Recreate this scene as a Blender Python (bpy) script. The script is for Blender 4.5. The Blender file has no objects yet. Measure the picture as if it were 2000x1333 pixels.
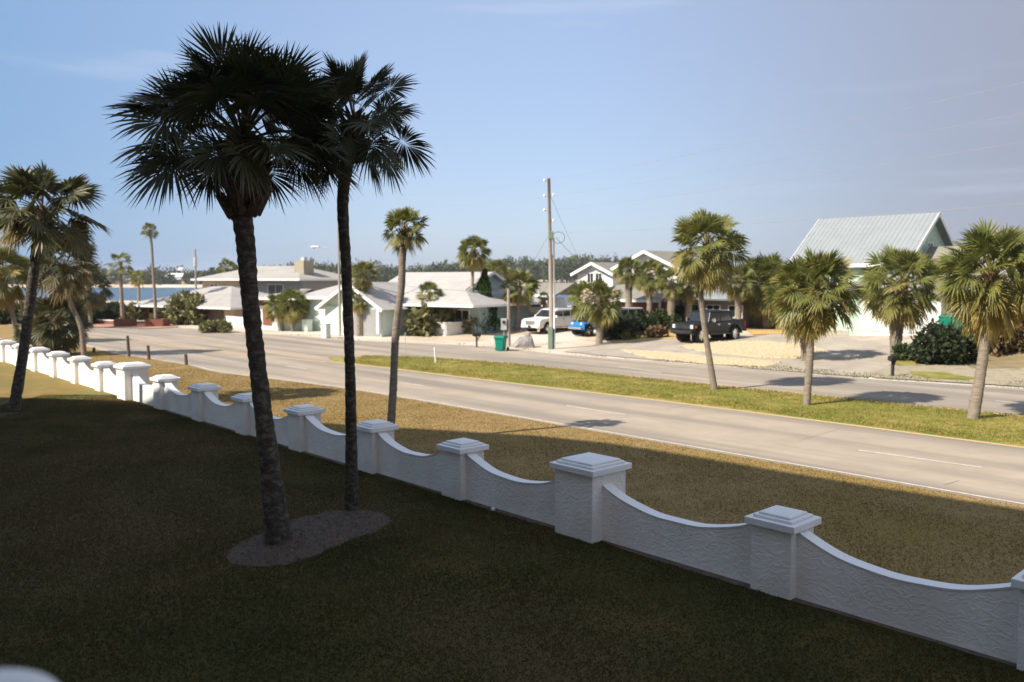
import bpy, math, random
import numpy as np
from mathutils import Vector, Matrix
from mathutils.geometry import delaunay_2d_cdt

# ------------------------------------------------------------------ scene, camera, light
S = bpy.context.scene
COL = S.collection
FPX, HOR, CAMZ = 1650.0, 545.0, 4.7
PITCH = math.atan((666.5 - HOR) / FPX)
cd = bpy.data.cameras.new("camera"); cam = bpy.data.objects.new("camera", cd); COL.objects.link(cam)
cd.sensor_width = 36; cd.lens = FPX / 2000 * 36; cd.clip_start = .05; cd.clip_end = 12000
cam.location = (0, 0, CAMZ); cam.rotation_euler = (math.pi / 2 - PITCH, 0, 0)
S.camera = cam
cd.dof.use_dof = True; cd.dof.focus_distance = 11.5; cd.dof.aperture_fstop = 1.3
SUN_AZ, SUN_EL = math.radians(31), math.radians(42)     # direction in which shadows fall, from +X; height of the sun
W = bpy.data.worlds.new("World"); S.world = W; W.use_nodes = True
wn = W.node_tree.nodes; wl = W.node_tree.links
bg = wn["Background"]; sky = wn.new("ShaderNodeTexSky"); sky.sky_type = 'NISHITA'; sky.sun_disc = False
sky.sun_elevation = SUN_EL
to_sun = Vector((-math.cos(SUN_AZ) * math.cos(SUN_EL), -math.sin(SUN_AZ) * math.cos(SUN_EL), math.sin(SUN_EL)))
sky.sun_rotation = math.atan2(to_sun.x, to_sun.y)
sky.altitude = 0; sky.air_density = 1.0; sky.dust_density = 1.2; sky.ozone_density = 2.0
bg.inputs[1].default_value = 0.118
hz = wn.new("ShaderNodeMix"); hz.data_type = 'RGBA'; hz.inputs[0].default_value = .62      # thin high haze evens the blue out
hz.inputs[7].default_value = (2.12, 2.62, 3.8, 1)
wl.new(sky.outputs[0], hz.inputs[6])
geo = wn.new("ShaderNodeTexCoord"); sep = wn.new("ShaderNodeSeparateXYZ"); wl.new(geo.outputs["Generated"], sep.inputs[0])
def ramp(src, a, b, top):
    q = wn.new("ShaderNodeMapRange"); q.interpolation_type = 'SMOOTHSTEP'; q.inputs[1].default_value = a; q.inputs[2].default_value = b; q.inputs[4].default_value = top; wl.new(src, q.inputs[0]); return q.outputs[0]
def mixc(fac, a, col):
    q = wn.new("ShaderNodeMix"); q.data_type = 'RGBA'; wl.new(fac, q.inputs[0]); wl.new(a, q.inputs[6]); q.inputs[7].default_value = (*col, 1); return q.outputs[2]
c_ = mixc(ramp(sep.outputs[0], .02, .58, .9), hz.outputs[2], (1.72, 1.82, 2.25))        # smoke haze in the right half of the sky
c_ = mixc(ramp(sep.outputs[2], .33, .70, .6), c_, (3.0, 3.3, 3.9))                        # brightness added to the sky above the view to lift shaded surfaces
neg = wn.new("ShaderNodeMath"); neg.operation = 'MULTIPLY'; neg.inputs[1].default_value = -1; wl.new(sep.outputs[0], neg.inputs[0])
c_ = mixc(ramp(neg.outputs[0], .05, .65, .8), c_, (.95, 1.85, 3.2))
nzs = wn.new("ShaderNodeTexNoise"); mps = wn.new("ShaderNodeMapping"); mps.inputs["Scale"].default_value = (1.2, 1.2, 14); mps.inputs["Rotation"].default_value = (0, .04, 0)
wl.new(geo.outputs["Generated"], mps.inputs[0]); wl.new(mps.outputs[0], nzs.inputs["Vector"]); nzs.inputs["Scale"].default_value = 2.2; nzs.inputs["Detail"].default_value = 5
c_ = mixc(ramp(nzs.outputs["Fac"], .56, .82, .40), c_, (3.1, 3.5, 4.2))                 # faint cirrus streaks
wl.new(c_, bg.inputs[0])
sl = bpy.data.lights.new("sun", 'SUN'); sun = bpy.data.objects.new("sun", sl); COL.objects.link(sun)
sl.energy = 4.6; sl.angle = math.radians(.5); sl.color = (1, .90, .76)
sun.rotation_euler = to_sun.to_track_quat('Z', 'Y').to_euler()
sun.location = (-30, -20, 60)
S.view_settings.view_transform = 'Standard'; S.view_settings.look = 'None'
S.view_settings.exposure = 0.84; S.view_settings.gamma = 1
S.render.engine = 'CYCLES'

R = random.Random(7)
NR = np.random.default_rng(11)

# ------------------------------------------------------------------ materials
MATS = {}
def mat(name, c1, c2=None, c3=None, scale=2.0, detail=5, rough=.85, bump=0.0, bscale=None, metal=0.0, stretch=None,
        spec=.3, c4=None, scale2=None, transl=0, tint=None, lo=.35, hi=.65, bdist=.02):
    if name in MATS: return MATS[name]
    m = bpy.data.materials.new(name); m.use_nodes = True
    nt = m.node_tree; n = nt.nodes; l = nt.links; b = n["Principled BSDF"]
    b.inputs["Roughness"].default_value = rough; b.inputs["Metallic"].default_value = metal
    b.inputs["Specular IOR Level"].default_value = spec
    tc = n.new("ShaderNodeTexCoord"); mp = n.new("ShaderNodeMapping"); l.new(tc.outputs["Object"], mp.inputs[0])
    if stretch: mp.inputs["Scale"].default_value = stretch
    src = None
    c2 = c2 or tuple(v * .8 for v in c1)
    nz = n.new("ShaderNodeTexNoise"); nz.inputs["Scale"].default_value = scale; nz.inputs["Detail"].default_value = detail
    nz.inputs["Roughness"].default_value = .65
    l.new(mp.outputs[0], nz.inputs["Vector"])
    rp = n.new("ShaderNodeValToRGB"); l.new(nz.outputs["Fac"], rp.inputs[0])
    e = rp.color_ramp.elements; e[0].position = lo; e[0].color = (*c1, 1); e[1].position = hi; e[1].color = (*c2, 1)
    if c3:
        x = e.new((lo + hi) / 2); x.color = (*c3, 1)
    src = rp.outputs[0]
    if c4:
        n2 = n.new("ShaderNodeTexNoise"); n2.inputs["Scale"].default_value = scale2 or scale * .1; n2.inputs["Detail"].default_value = 3
        l.new(mp.outputs[0], n2.inputs["Vector"])
        r2 = n.new("ShaderNodeValToRGB"); l.new(n2.outputs["Fac"], r2.inputs[0])
        r2.color_ramp.elements[0].position = .45; r2.color_ramp.elements[1].position = .62
        mx = n.new("ShaderNodeMix"); mx.data_type = 'RGBA'
        l.new(r2.outputs[0], mx.inputs[0]); l.new(src, mx.inputs[6]); mx.inputs[7].default_value = (*c4, 1)
        src = mx.outputs[2]
    if tint:      # per-face attribute 'age' blends towards the colour of old, dry fronds
        at_ = n.new("ShaderNodeAttribute"); at_.attribute_name = "age"
        mx = n.new("ShaderNodeMix"); mx.data_type = 'RGBA'
        l.new(at_.outputs["Fac"], mx.inputs[0]); l.new(src, mx.inputs[6]); mx.inputs[7].default_value = (*tint, 1)
        src = mx.outputs[2]
    l.new(src, b.inputs["Base Color"])
    if bump:
        nb = n.new("ShaderNodeTexNoise"); nb.inputs["Scale"].default_value = bscale or scale * 4; nb.inputs["Detail"].default_value = 6
        l.new(mp.outputs[0], nb.inputs["Vector"])
        bp = n.new("ShaderNodeBump"); bp.inputs["Strength"].default_value = bump; bp.inputs["Distance"].default_value = bdist
        l.new(nb.outputs["Fac"], bp.inputs["Height"]); l.new(bp.outputs[0], b.inputs["Normal"])
    if transl:
        tr = n.new("ShaderNodeBsdfTranslucent"); ms = n.new("ShaderNodeMixShader"); ms.inputs[0].default_value = transl
        l.new(src, tr.inputs[0]); l.new(b.outputs[0], ms.inputs[1]); l.new(tr.outputs[0], ms.inputs[2])
        l.new(ms.outputs[0], n["Material Output"].inputs[0])
    MATS[name] = m
    return m

M_sand = mat("sand", (.52, .44, .34), (.36, .29, .21), (.47, .39, .30), scale=.35, bump=.3, bscale=6, c4=(.56, .50, .42), scale2=.12)
M_road = mat("concrete_road", (.385, .325, .26), (.32, .27, .215), (.355, .30, .24), scale=.6, rough=.8, bump=.15, bscale=30, c4=(.30, .265, .225), scale2=.08, stretch=(1, 1, 1), spec=.05)
M_farroad = mat("far_road", (.36, .315, .265), (.30, .265, .225), scale=.5, rough=.85, bump=.1, bscale=30, spec=.05)
M_drive = mat("asphalt_drive", (.40, .35, .285), (.29, .255, .21), scale=.5, rough=.9, bump=.2, bscale=20)
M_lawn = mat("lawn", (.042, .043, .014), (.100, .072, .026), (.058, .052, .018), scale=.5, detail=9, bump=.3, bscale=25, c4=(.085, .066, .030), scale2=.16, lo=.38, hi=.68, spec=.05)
M_verge = mat("dry_grass", (.31, .22, .10), (.22, .165, .075), (.27, .19, .085), scale=1.5, detail=9, bump=.3, bscale=22, c4=(.24, .17, .06), scale2=.2, spec=.05)
M_dryl = mat("sunlit_dry_grass", (.25, .17, .065), (.16, .12, .04), (.205, .145, .052), scale=1.3, detail=9, bump=.3, bscale=22, c4=(.16, .14, .05), scale2=.25, spec=.05)
M_median = mat("median_grass", (.14, .155, .03), (.34, .27, .10), (.24, .21, .06), scale=1.6, detail=9, bump=.3, bscale=22, c4=(.15, .17, .035), scale2=.25, spec=.05)
M_straw = mat("straw_mulch", (.55, .37, .14), (.42, .27, .10), scale=3, bump=.6, bscale=14)
M_chip = mat("limestone_chips", (.50, .41, .27), (.40, .315, .19), (.48, .39, .25), scale=6, bump=1, bscale=10, bdist=.06)
M_mulch = mat("bark_mulch", (.125, .100, .080), (.085, .068, .055), scale=5, bump=1, bscale=30, bdist=.03, spec=.05)
M_brown = mat("brown_ground", (.16, .115, .085), (.09, .065, .05), scale=6, bump=.8)
M_paintw = mat("white_paint_line", (.58, .52, .45), (.42, .37, .31), scale=5, rough=.7)
M_painty = mat("yellow_paint_line", (.62, .42, .16), (.50, .36, .19), scale=4, rough=.7)
M_stucco = mat("white_stucco", (.88, .87, .84), (.82, .81, .78), scale=3, rough=.75, c4=(.76, .74, .69), scale2=.9)
M_cap = mat("white_gloss_paint", (.82, .83, .84), (.77, .78, .79), scale=2.5, rough=.5)
M_leaf = mat("palm_leaf", (.066, .095, .022), (.19, .215, .05), (.11, .14, .034), scale=2.5, rough=.5, spec=.4, transl=.28, tint=(.38, .28, .085))
M_leafm = mat("palm_leaf_green_half_shade", (.026, .040, .016), (.072, .088, .028), (.042, .056, .02), scale=2.5, rough=.5, spec=.4, transl=.2, tint=(.28, .20, .08))  # mid green copy of the leaf with partial shade in its colour
M_leafn = mat("palm_leaf_green_shade", (.020, .030, .014), (.045, .06, .022), scale=2.5, rough=.45, spec=.4, transl=.12, tint=(.10, .08, .04))  # darkest copy of the leaf, building shade put into its colour
M_trunk = mat("palm_bark", (.20, .165, .13), (.30, .26, .21), (.24, .20, .16), scale=3, stretch=(1, 1, 5), bump=1, bscale=8, bdist=.04, rough=.95)
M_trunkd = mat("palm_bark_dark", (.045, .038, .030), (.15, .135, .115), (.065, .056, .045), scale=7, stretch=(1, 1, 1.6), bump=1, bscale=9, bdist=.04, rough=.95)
M_boot = mat("leaf_bases", (.22, .13, .07), (.11, .065, .04), (.17, .105, .06), scale=6, rough=.95, bump=.8)
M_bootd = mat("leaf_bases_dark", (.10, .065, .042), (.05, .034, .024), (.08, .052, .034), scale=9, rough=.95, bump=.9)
M_bush = mat("shrub_leaf", (.030, .048, .016), (.075, .10, .03), scale=3, rough=.6, transl=.15)
M_bushd = mat("dark_shrub_leaf", (.018, .028, .013), (.04, .058, .022), scale=3, rough=.6, transl=.1)
M_bushy = mat("pale_shrub_leaf", (.14, .15, .055), (.24, .22, .10), scale=3, rough=.7, transl=.15)
M_brownb = mat("dry_shrub_leaf", (.20, .13, .06), (.10, .07, .035), scale=3, rough=.8, transl=.1)
M_wood = mat("weathered_wood", (.26, .22, .18), (.36, .32, .27), scale=3, stretch=(1, 1, .2), rough=.9, bump=.5)
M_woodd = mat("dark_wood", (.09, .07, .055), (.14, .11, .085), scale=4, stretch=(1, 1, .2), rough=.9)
M_metalw = mat("galvanised_metal", (.62, .62, .62), (.5, .5, .5), rough=.45, metal=.4)
M_greyroof = mat("pale_metal_roof", (.225, .25, .262), (.25, .275, .288), scale=.7, rough=.55, spec=.4)
M_whiteroof = mat("white_shingle_roof", (.40, .385, .37), (.35, .335, .325), scale=.8, rough=.85, bump=.3, bscale=12)
M_lightroof = mat("light_gravel_roof", (.36, .34, .32), (.30, .285, .265), scale=.8, rough=.9)
M_tanroof = mat("taupe_shingle_roof", (.24, .225, .195), (.19, .18, .155), scale=1.2, rough=.9, bump=.3, bscale=10)
M_mint = mat("mint_siding", (.42, .56, .46), (.38, .51, .42), scale=1, rough=.7)
M_mintp = mat("pale_mint_wall", (.62, .72, .66), (.56, .66, .60), scale=1, rough=.8)
M_bluewall = mat("blue_green_shade_siding", (.34, .45, .46), (.30, .40, .42), scale=1, rough=.7)  # gable siding; on the wall under the eave it carries shade as colour
M_white = mat("white_wall_paint", (.76, .76, .74), (.70, .70, .68), scale=1, rough=.7)
M_tan = mat("tan_wall", (.52, .41, .29), (.46, .36, .26), scale=1, rough=.85)
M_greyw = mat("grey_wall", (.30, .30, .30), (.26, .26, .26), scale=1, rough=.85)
M_chim = mat("chimney_stone", (.36, .32, .24), (.30, .27, .205), scale=3, rough=.9)
M_brick = mat("red_brick", (.24, .10, .065), (.17, .07, .05), scale=8, rough=.9)
M_dark = mat("dark_shade_glass", (.02, .024, .028), (.03, .034, .038), rough=.12, spec=.6)
M_black = mat("black_rubber", (.018, .018, .018), (.028, .028, .028), rough=.8)
M_green = mat("green_bin_plastic", (.0, .20, .135), (.0, .165, .115), rough=.45)
M_greendk = mat("green_bin_lid", (.0, .16, .11), (.0, .13, .09), rough=.4)
M_rock = mat("grey_rock", (.30, .28, .27), (.20, .185, .18), scale=4, rough=.95, bump=.8)
M_carw = mat("white_car_paint", (.72, .70, .67), (.70, .68, .65), rough=.25, spec=.5)
M_carb = mat("black_car_paint", (.006, .006, .007), (.008, .008, .009), rough=.25, spec=.28)
M_cblue = mat("blue_car_paint", (.01, .20, .60), (.01, .18, .55), rough=.25, spec=.5)
M_chrome = mat("chrome", (.7, .7, .7), (.6, .6, .6), rough=.2, metal=.9)
M_rimd = mat("dark_rim", (.09, .09, .09), (.05, .05, .05), rough=.3, metal=.6)
M_red = mat("red_lens", (.35, .01, .01), (.28, .01, .01), rough=.3)
M_amber = mat("amber_lens", (.6, .12, .01), (.5, .1, .01), rough=.3)
M_lens = mat("headlamp_glass", (.6, .62, .65), (.45, .47, .5), rough=.1, spec=.7)
M_wire = mat("aluminium_wire", (.34, .34, .34), (.28, .28, .28), rough=.5)
M_wired = mat("black_cable", (.06, .06, .065), (.08, .08, .085), rough=.6)
M_facade = mat("condominium_stucco", (.62, .58, .52), (.57, .53, .48), scale=.8, rough=.85)
M_greenbox = mat("green_cabinet", (.20, .27, .20), (.16, .22, .17), rough=.6)
M_palebox = mat("pale_green_cabinet", (.60, .66, .62), (.54, .60, .56), rough=.6)
M_far = mat("far_wood_leaf", (.038, .055, .022), (.10, .115, .045), (.065, .082, .032), scale=.08, rough=.8)
M_flow = mat("cream_flower", (.62, .52, .42), (.5, .4, .32), rough=.8)

# stucco with knife-trowelled ridges; standing seam roof; water
def bump_on(m, kind, scale, strength, dist, stretch=(1, 1, 1), rot=(0, 0, 0)):
    nt = m.node_tree; n = nt.nodes; l = nt.links; b = n["Principled BSDF"]
    tc = n.new("ShaderNodeTexCoord"); mp = n.new("ShaderNodeMapping"); mp.inputs["Scale"].default_value = stretch
    mp.inputs["Rotation"].default_value = rot
    l.new(tc.outputs["Object"], mp.inputs[0])
    if kind == 'stucco':
        a = n.new("ShaderNodeTexNoise"); a.inputs["Scale"].default_value = scale; a.inputs["Detail"].default_value = 5; a.inputs["Distortion"].default_value = 1.6
        l.new(mp.outputs[0], a.inputs["Vector"])
        r = n.new("ShaderNodeValToRGB"); l.new(a.outputs["Fac"], r.inputs[0])
        e = r.color_ramp.elements; e[0].position = .42; e[1].position = .56; x = e.new(.5); x.color = (.35, .35, .35, 1)
        h = r.outputs[0]
    else:
        a = n.new("ShaderNodeTexWave"); a.inputs["Scale"].default_value = scale; a.bands_direction = 'X'; a.wave_profile = 'SAW' if kind == 'saw' else 'SIN'
        l.new(mp.outputs[0], a.inputs["Vector"]); h = a.outputs["Fac"]
    bp = n.new("ShaderNodeBump"); bp.inputs["Strength"].default_value = strength; bp.inputs["Distance"].default_value = dist
    l.new(h, bp.inputs["Height"]); l.new(bp.outputs[0], b.inputs["Normal"])
def streaks(m, dark, ang, amt=.5, sx=.03, sy=.55):
    nt = m.node_tree; n = nt.nodes; l = nt.links; b = n["Principled BSDF"]; src = b.inputs["Base Color"].links[0].from_socket
    tc = n.new("ShaderNodeTexCoord"); vr = n.new("ShaderNodeVectorRotate"); vr.rotation_type = 'Z_AXIS'; vr.inputs["Angle"].default_value = -ang
    mp = n.new("ShaderNodeMapping"); mp.inputs["Scale"].default_value = (sx, sy, 1); l.new(tc.outputs["Object"], vr.inputs["Vector"]); l.new(vr.outputs[0], mp.inputs[0])
    nz = n.new("ShaderNodeTexNoise"); nz.inputs["Scale"].default_value = 1; nz.inputs["Detail"].default_value = 4; l.new(mp.outputs[0], nz.inputs["Vector"])
    rp = n.new("ShaderNodeValToRGB"); rp.color_ramp.elements[0].position = .40; rp.color_ramp.elements[1].position = .66; l.new(nz.outputs["Fac"], rp.inputs[0])
    ml = n.new("ShaderNodeMath"); ml.operation = 'MULTIPLY'; ml.inputs[1].default_value = amt; l.new(rp.outputs[0], ml.inputs[0])
    mx = n.new("ShaderNodeMix"); mx.data_type = 'RGBA'; l.new(ml.outputs[0], mx.inputs[0]); l.new(src, mx.inputs[6]); mx.inputs[7].default_value = (*dark, 1); l.new(mx.outputs[2], b.inputs["Base Color"])
streaks(M_road, (.22, .195, .165), math.atan2(-.7335, .6797), .95, .04, .8)
streaks(M_farroad, (.19, .17, .145), math.atan2(-.7335, .6797), .8, .04, .8)
bump_on(M_stucco, 'stucco', 6.5, .5, .012, (1, 1, 1.5), (0, .5, 0))

M_water = bpy.data.materials.new("lagoon_water"); M_water.use_nodes = True
_n = M_water.node_tree.nodes; _l = M_water.node_tree.links; _b = _n["Principled BSDF"]
_b.inputs["Base Color"].default_value = (.035, .08, .12, 1); _b.inputs["Roughness"].default_value = .28; _b.inputs["IOR"].default_value = 1.33
_tc = _n.new("ShaderNodeTexCoord"); _mp = _n.new("ShaderNodeMapping"); _mp.inputs["Scale"].default_value = (.25, 1, 1); _l.new(_tc.outputs["Object"], _mp.inputs[0])
_nz = _n.new("ShaderNodeTexNoise"); _nz.inputs["Scale"].default_value = .5; _nz.inputs["Detail"].default_value = 5; _l.new(_mp.outputs[0], _nz.inputs["Vector"])
_bp = _n.new("ShaderNodeBump"); _bp.inputs["Strength"].default_value = 1; _bp.inputs["Distance"].default_value = .6
_l.new(_nz.outputs["Fac"], _bp.inputs["Height"]); _l.new(_bp.outputs[0], _b.inputs["Normal"])

# ------------------------------------------------------------------ geometry helpers
def ray(px, py):
    d = Vector(((px - 1000) / FPX, 1, -(py - 666.5) / FPX)); c, s = math.cos(PITCH), math.sin(PITCH)
    return Vector((d.x, d.y * c + d.z * s, -d.y * s + d.z * c))
def P(px, py, Y):                       # the point seen at that pixel of the photograph, Y metres ahead
    w = ray(px, py); return w * (Y / w.y) + Vector((0, 0, CAMZ))
def G0(px, py, z=0):
    w = ray(px, py); return w * ((z - CAMZ) / w.z) + Vector((0, 0, CAMZ))
FAR_PX = [(0, 627), (210, 636), (380, 643), (528, 653), (693, 665), (894, 674), (1002, 682), (1100, 693), (1410, 716), (1640, 737), (2000, 760)]
FAR = [G0(*q).to_2d() for q in FAR_PX]
FAR = [FAR[0] + (FAR[0] - FAR[1]).normalized() * 200] + FAR + [FAR[-1] + Vector((.80, -.60)) * 90]
FA = np.array([tuple(v) for v in FAR])
def sd_far(x, y):                       # signed distance beyond the far kerb
    x = np.asarray(x, float); y = np.asarray(y, float); best = np.full(x.shape, 1e9); sg = np.ones(x.shape)
    for a, b in zip(FA[:-1], FA[1:]):
        d = b - a; L2 = d @ d; t = np.clip(((x - a[0]) * d[0] + (y - a[1]) * d[1]) / L2, 0, 1)
        qx = x - a[0] - t * d[0]; qy = y - a[1] - t * d[1]; ds = np.hypot(qx, qy)
        s = np.sign(d[0] * (y - a[1]) - d[1] * (x - a[0])); m = ds < best
        best = np.where(m, ds, best); sg = np.where(m, s, sg)
    return best * sg
def sm(a, b, x):
    t = np.clip((x - a) / (b - a), 0, 1); return t * t * (3 - 2 * t)
def terrain(x, y):
    s = sd_far(x, y); x = np.asarray(x, float); y = np.asarray(y, float)
    z = .62 * sm(2, 20, s)
    z = z + 1.3 * sm(28, 42, x + .15 * y - 3) * sm(1, 12, s)          # the sandy bank at the right
    z = z - 4.0 * sm(48 + 14 * sm(-40, 0, x), 80 + 20 * sm(-40, 0, x), s)
    z = z + 4.0 * sm(598, 606, y) + 2.5 * sm(620, 900, y)             # the far shore
    return z
def tz(x, y): return float(terrain(np.array([x]), np.array([y]))[0])
def at(px, py):                         # where that pixel of the photograph meets the ground
    w = ray(px, py); w = w / w.y; ys = np.arange(6, 200, .2)
    X = w.x * ys; Z = CAMZ + w.z * ys; T = terrain(X, ys); k = int(np.argmax(Z <= T))
    y = ys[k]; return Vector((w.x * y, y, T[k]))

def setp(o, label=None, cat=None, group=None, kind=None):
    if label: o["label"] = label
    if cat: o["category"] = cat
    if group: o["group"] = group
    if kind: o["kind"] = kind
    return o
def link(o, parent=None):
    COL.objects.link(o)
    if parent is not None: o.parent = parent
    return o
def empty(name, loc, label, cat, group=None, rz=0):
    o = bpy.data.objects.new(name, None); o.location = loc; o.rotation_euler.z = rz; o.empty_display_size = .3
    link(o); return setp(o, label, cat, group)
class MB:
    def __init__(s): s.v = []; s.f = []; s.m = []; s.mats = []
    def mi(s, m):
        if m not in s.mats: s.mats.append(m)
        return s.mats.index(m)
    def add(s, vs, fs, m):
        k = len(s.v); s.v += [tuple(v) for v in vs]; i = s.mi(m)
        for f in fs: s.f.append([k + a for a in f]); s.m.append(i)
        return s
    def box(s, c, d, m, rz=0, top=None):
        x, y, z = d[0] / 2, d[1] / 2, d[2] / 2; tx, ty = top or (1, 1)
        vs = [(-x, -y, -z), (x, -y, -z), (x, y, -z), (-x, y, -z), (-x * tx, -y * ty, z), (x * tx, -y * ty, z), (x * tx, y * ty, z), (-x * tx, y * ty, z)]
        cz, sz = math.cos(rz), math.sin(rz)
        vs = [(c[0] + a * cz - b * sz, c[1] + a * sz + b * cz, c[2] + e) for a, b, e in vs]
        return s.add(vs, [(3, 2, 1, 0), (4, 5, 6, 7), (0, 1, 5, 4), (1, 2, 6, 5), (2, 3, 7, 6), (3, 0, 4, 7)], m)
    def tube(s, pts, r, m, n=8, cap=True):
        pts = [Vector(p) for p in pts]; rs = r if isinstance(r, (list, tuple)) else [r] * len(pts); vs = []
        for i, p in enumerate(pts):
            t = (pts[min(i + 1, len(pts) - 1)] - pts[max(i - 1, 0)]).normalized()
            a = t.cross(Vector((0, 0, 1)))
            if a.length < .05: a = t.cross(Vector((1, 0, 0)))
            a.normalize(); b = t.cross(a)
            if i and a.dot(pa) < 0: a, b = -a, -b
            pa = a
            for k in range(n):
                q = 2 * math.pi * k / n; vs.append(p + (a * math.cos(q) + b * math.sin(q)) * rs[i])
        fs = [(i * n + k, i * n + (k + 1) % n, (i + 1) * n + (k + 1) % n, (i + 1) * n + k) for i in range(len(pts) - 1) for k in range(n)]
        if cap: fs += [tuple(range(n)), tuple(reversed(range((len(pts) - 1) * n, len(pts) * n)))]
        return s.add(vs, fs, m)
    def prism(s, poly, z0, z1, m):          # vertical prism over a plan polygon
        n = len(poly); vs = [(p[0], p[1], z0) for p in poly] + [(p[0], p[1], z1) for p in poly]
        return s.add(vs, [tuple(reversed(range(n))), tuple(range(n, 2 * n))] + [(i, (i + 1) % n, n + (i + 1) % n, n + i) for i in range(n)], m)
    def side(s, poly, y0, y1, m, top=0, zt=None):       # polygon in XZ extruded along Y; top narrows the sides above zt
        n = len(poly)
        def yy(y, z): return y
        vs = [(p[0], y0 + (top * max(0, (p[1] - zt)) if zt is not None else 0), p[1]) for p in poly]
        vs += [(p[0], y1 - (top * max(0, (p[1] - zt)) if zt is not None else 0), p[1]) for p in poly]
        return s.add(vs, [tuple(range(n)), tuple(reversed(range(n, 2 * n)))] + [((i + 1) % n, i, n + i, n + (i + 1) % n) for i in range(n)], m)
    def slab(s, pts, th, m):                # a sloping sheet of given thickness
        pts = [Vector(p) for p in pts]; nrm = Vector((0, 0, 0))
        for i in range(len(pts)):
            a, b = pts[i], pts[(i + 1) % len(pts)]
            nrm += Vector(((a.y - b.y) * (a.z + b.z), (a.z - b.z) * (a.x + b.x), (a.x - b.x) * (a.y + b.y)))
        nrm.normalize()
        if nrm.z < 0: nrm = -nrm; pts.reverse()
        n = len(pts); vs = [p - nrm * th for p in pts] + pts
        return s.add(vs, [tuple(reversed(range(n))), tuple(range(n, 2 * n))] + [(i, (i + 1) % n, n + (i + 1) % n, n + i) for i in range(n)], m)
    def build(s, name, parent=None, smooth=False, bevel=0, loc=None, **kw):
        me = bpy.data.meshes.new(name); me.from_pydata(s.v, [], s.f); me.validate()
        for m in s.mats: me.materials.append(m)
        if len(me.polygons) == len(s.m): me.polygons.foreach_set("material_index", s.m)
        if smooth: me.polygons.foreach_set("use_smooth", [True] * len(me.polygons))
        o = bpy.data.objects.new(name, me); link(o, parent)
        if loc is not None: o.location = loc
        if bevel:
            md = o.modifiers.new("bevel", 'BEVEL'); md.width = bevel; md.segments = 2; md.limit_method = 'ANGLE'; md.angle_limit = math.radians(40)
        return setp(o, kw.get("label"), kw.get("cat"), kw.get("group"), kw.get("kind"))

def np_mesh(name, V, F, mats, parent=None, loc=None, attr=None, mi=None, smooth=False):
    """F: (n,k) array of tris or quads, or a list of such arrays"""
    Fs = F if isinstance(F, list) else [F]
    me = bpy.data.meshes.new(name); me.vertices.add(len(V)); me.vertices.foreach_set("co", np.asarray(V, np.float32).ravel())
    nl = sum(f.size for f in Fs); npoly = sum(len(f) for f in Fs)
    me.loops.add(nl); me.polygons.add(npoly)
    me.loops.foreach_set("vertex_index", np.concatenate([f.ravel() for f in Fs]).astype(np.int32))
    tot = np.concatenate([np.full(len(f), f.shape[1]) for f in Fs]).astype(np.int32); st = np.concatenate([[0], np.cumsum(tot)[:-1]]).astype(np.int32)
    me.polygons.foreach_set("loop_start", st); me.polygons.foreach_set("loop_total", tot)
    for m in mats: me.materials.append(m)
    if mi is not None: me.polygons.foreach_set("material_index", mi.astype(np.int32))
    if attr is not None:
        a = me.attributes.new("age", 'FLOAT', 'FACE'); a.data.foreach_set("value", attr.astype(np.float32))
    if smooth: me.polygons.foreach_set("use_smooth", np.ones(npoly, bool))
    me.update(calc_edges=True)
    o = bpy.data.objects.new(name, me); link(o, parent)
    if loc is not None: o.location = loc
    return o

def drape(name, poly, off, m, step=1.2, kind='structure', wavy=0, mound=0):
    poly = [Vector((p[0], p[1])) for p in poly]
    pts = []                                # densify (and optionally roughen) the outline
    for a, b in zip(poly, poly[1:] + poly[:1]):
        n = max(1, int((b - a).length / step)); nn = Vector((-(b - a).y, (b - a).x)).normalized()
        for k in range(n): pts.append(a.lerp(b, k / n) + nn * (R.uniform(-wavy, wavy) if wavy else 0))
    nb = len(pts); A = np.array([tuple(p) for p in pts])
    xs = np.arange(A[:, 0].min() + step / 2, A[:, 0].max(), step); ys = np.arange(A[:, 1].min() + step / 2, A[:, 1].max(), step)
    if len(xs) * len(ys) < 30000:
        X, Y = np.meshgrid(xs, ys); X = X.ravel(); Y = Y.ravel(); ins = np.zeros(X.shape, bool)
        for i in range(nb):
            x1, y1 = A[i]; x2, y2 = A[(i + 1) % nb]
            c = ((y1 > Y) != (y2 > Y)) & (X < (x2 - x1) * (Y - y1) / ((y2 - y1) or 1e-9) + x1); ins ^= c
        X, Y = X[ins], Y[ins]
        md = np.full(X.shape, 1e9)
        for i in range(nb): md = np.minimum(md, np.hypot(X - A[i, 0], Y - A[i, 1]))
        k = md > step * .45; X, Y, md = X[k], Y[k], md[k]
    else: X = Y = md = np.zeros(0)
    co = [tuple(p) for p in pts] + list(zip(X.tolist(), Y.tolist()))
    vo, eo, fo, _, _, _ = delaunay_2d_cdt([Vector(c) for c in co], [], [list(range(nb))], 1, 1e-5)
    V = np.array([tuple(v) for v in vo]); Z = terrain(V[:, 0], V[:, 1]) + off
    if mound:
        dd = np.full(len(V), 1e9)
        for i in range(nb): dd = np.minimum(dd, np.hypot(V[:, 0] - A[i, 0], V[:, 1] - A[i, 1]))
        Z = Z + mound * sm(0, 1.5, dd)
    me = bpy.data.meshes.new(name); me.from_pydata([(a, b, c) for (a, b), c in zip(V.tolist(), Z.tolist())], [], [list(f) for f in fo]); me.materials.append(m)
    o = bpy.data.objects.new(name, me); link(o); o["kind"] = kind
    return o
def pxs(l): return [G0(*q).to_2d() for q in l]
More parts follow.
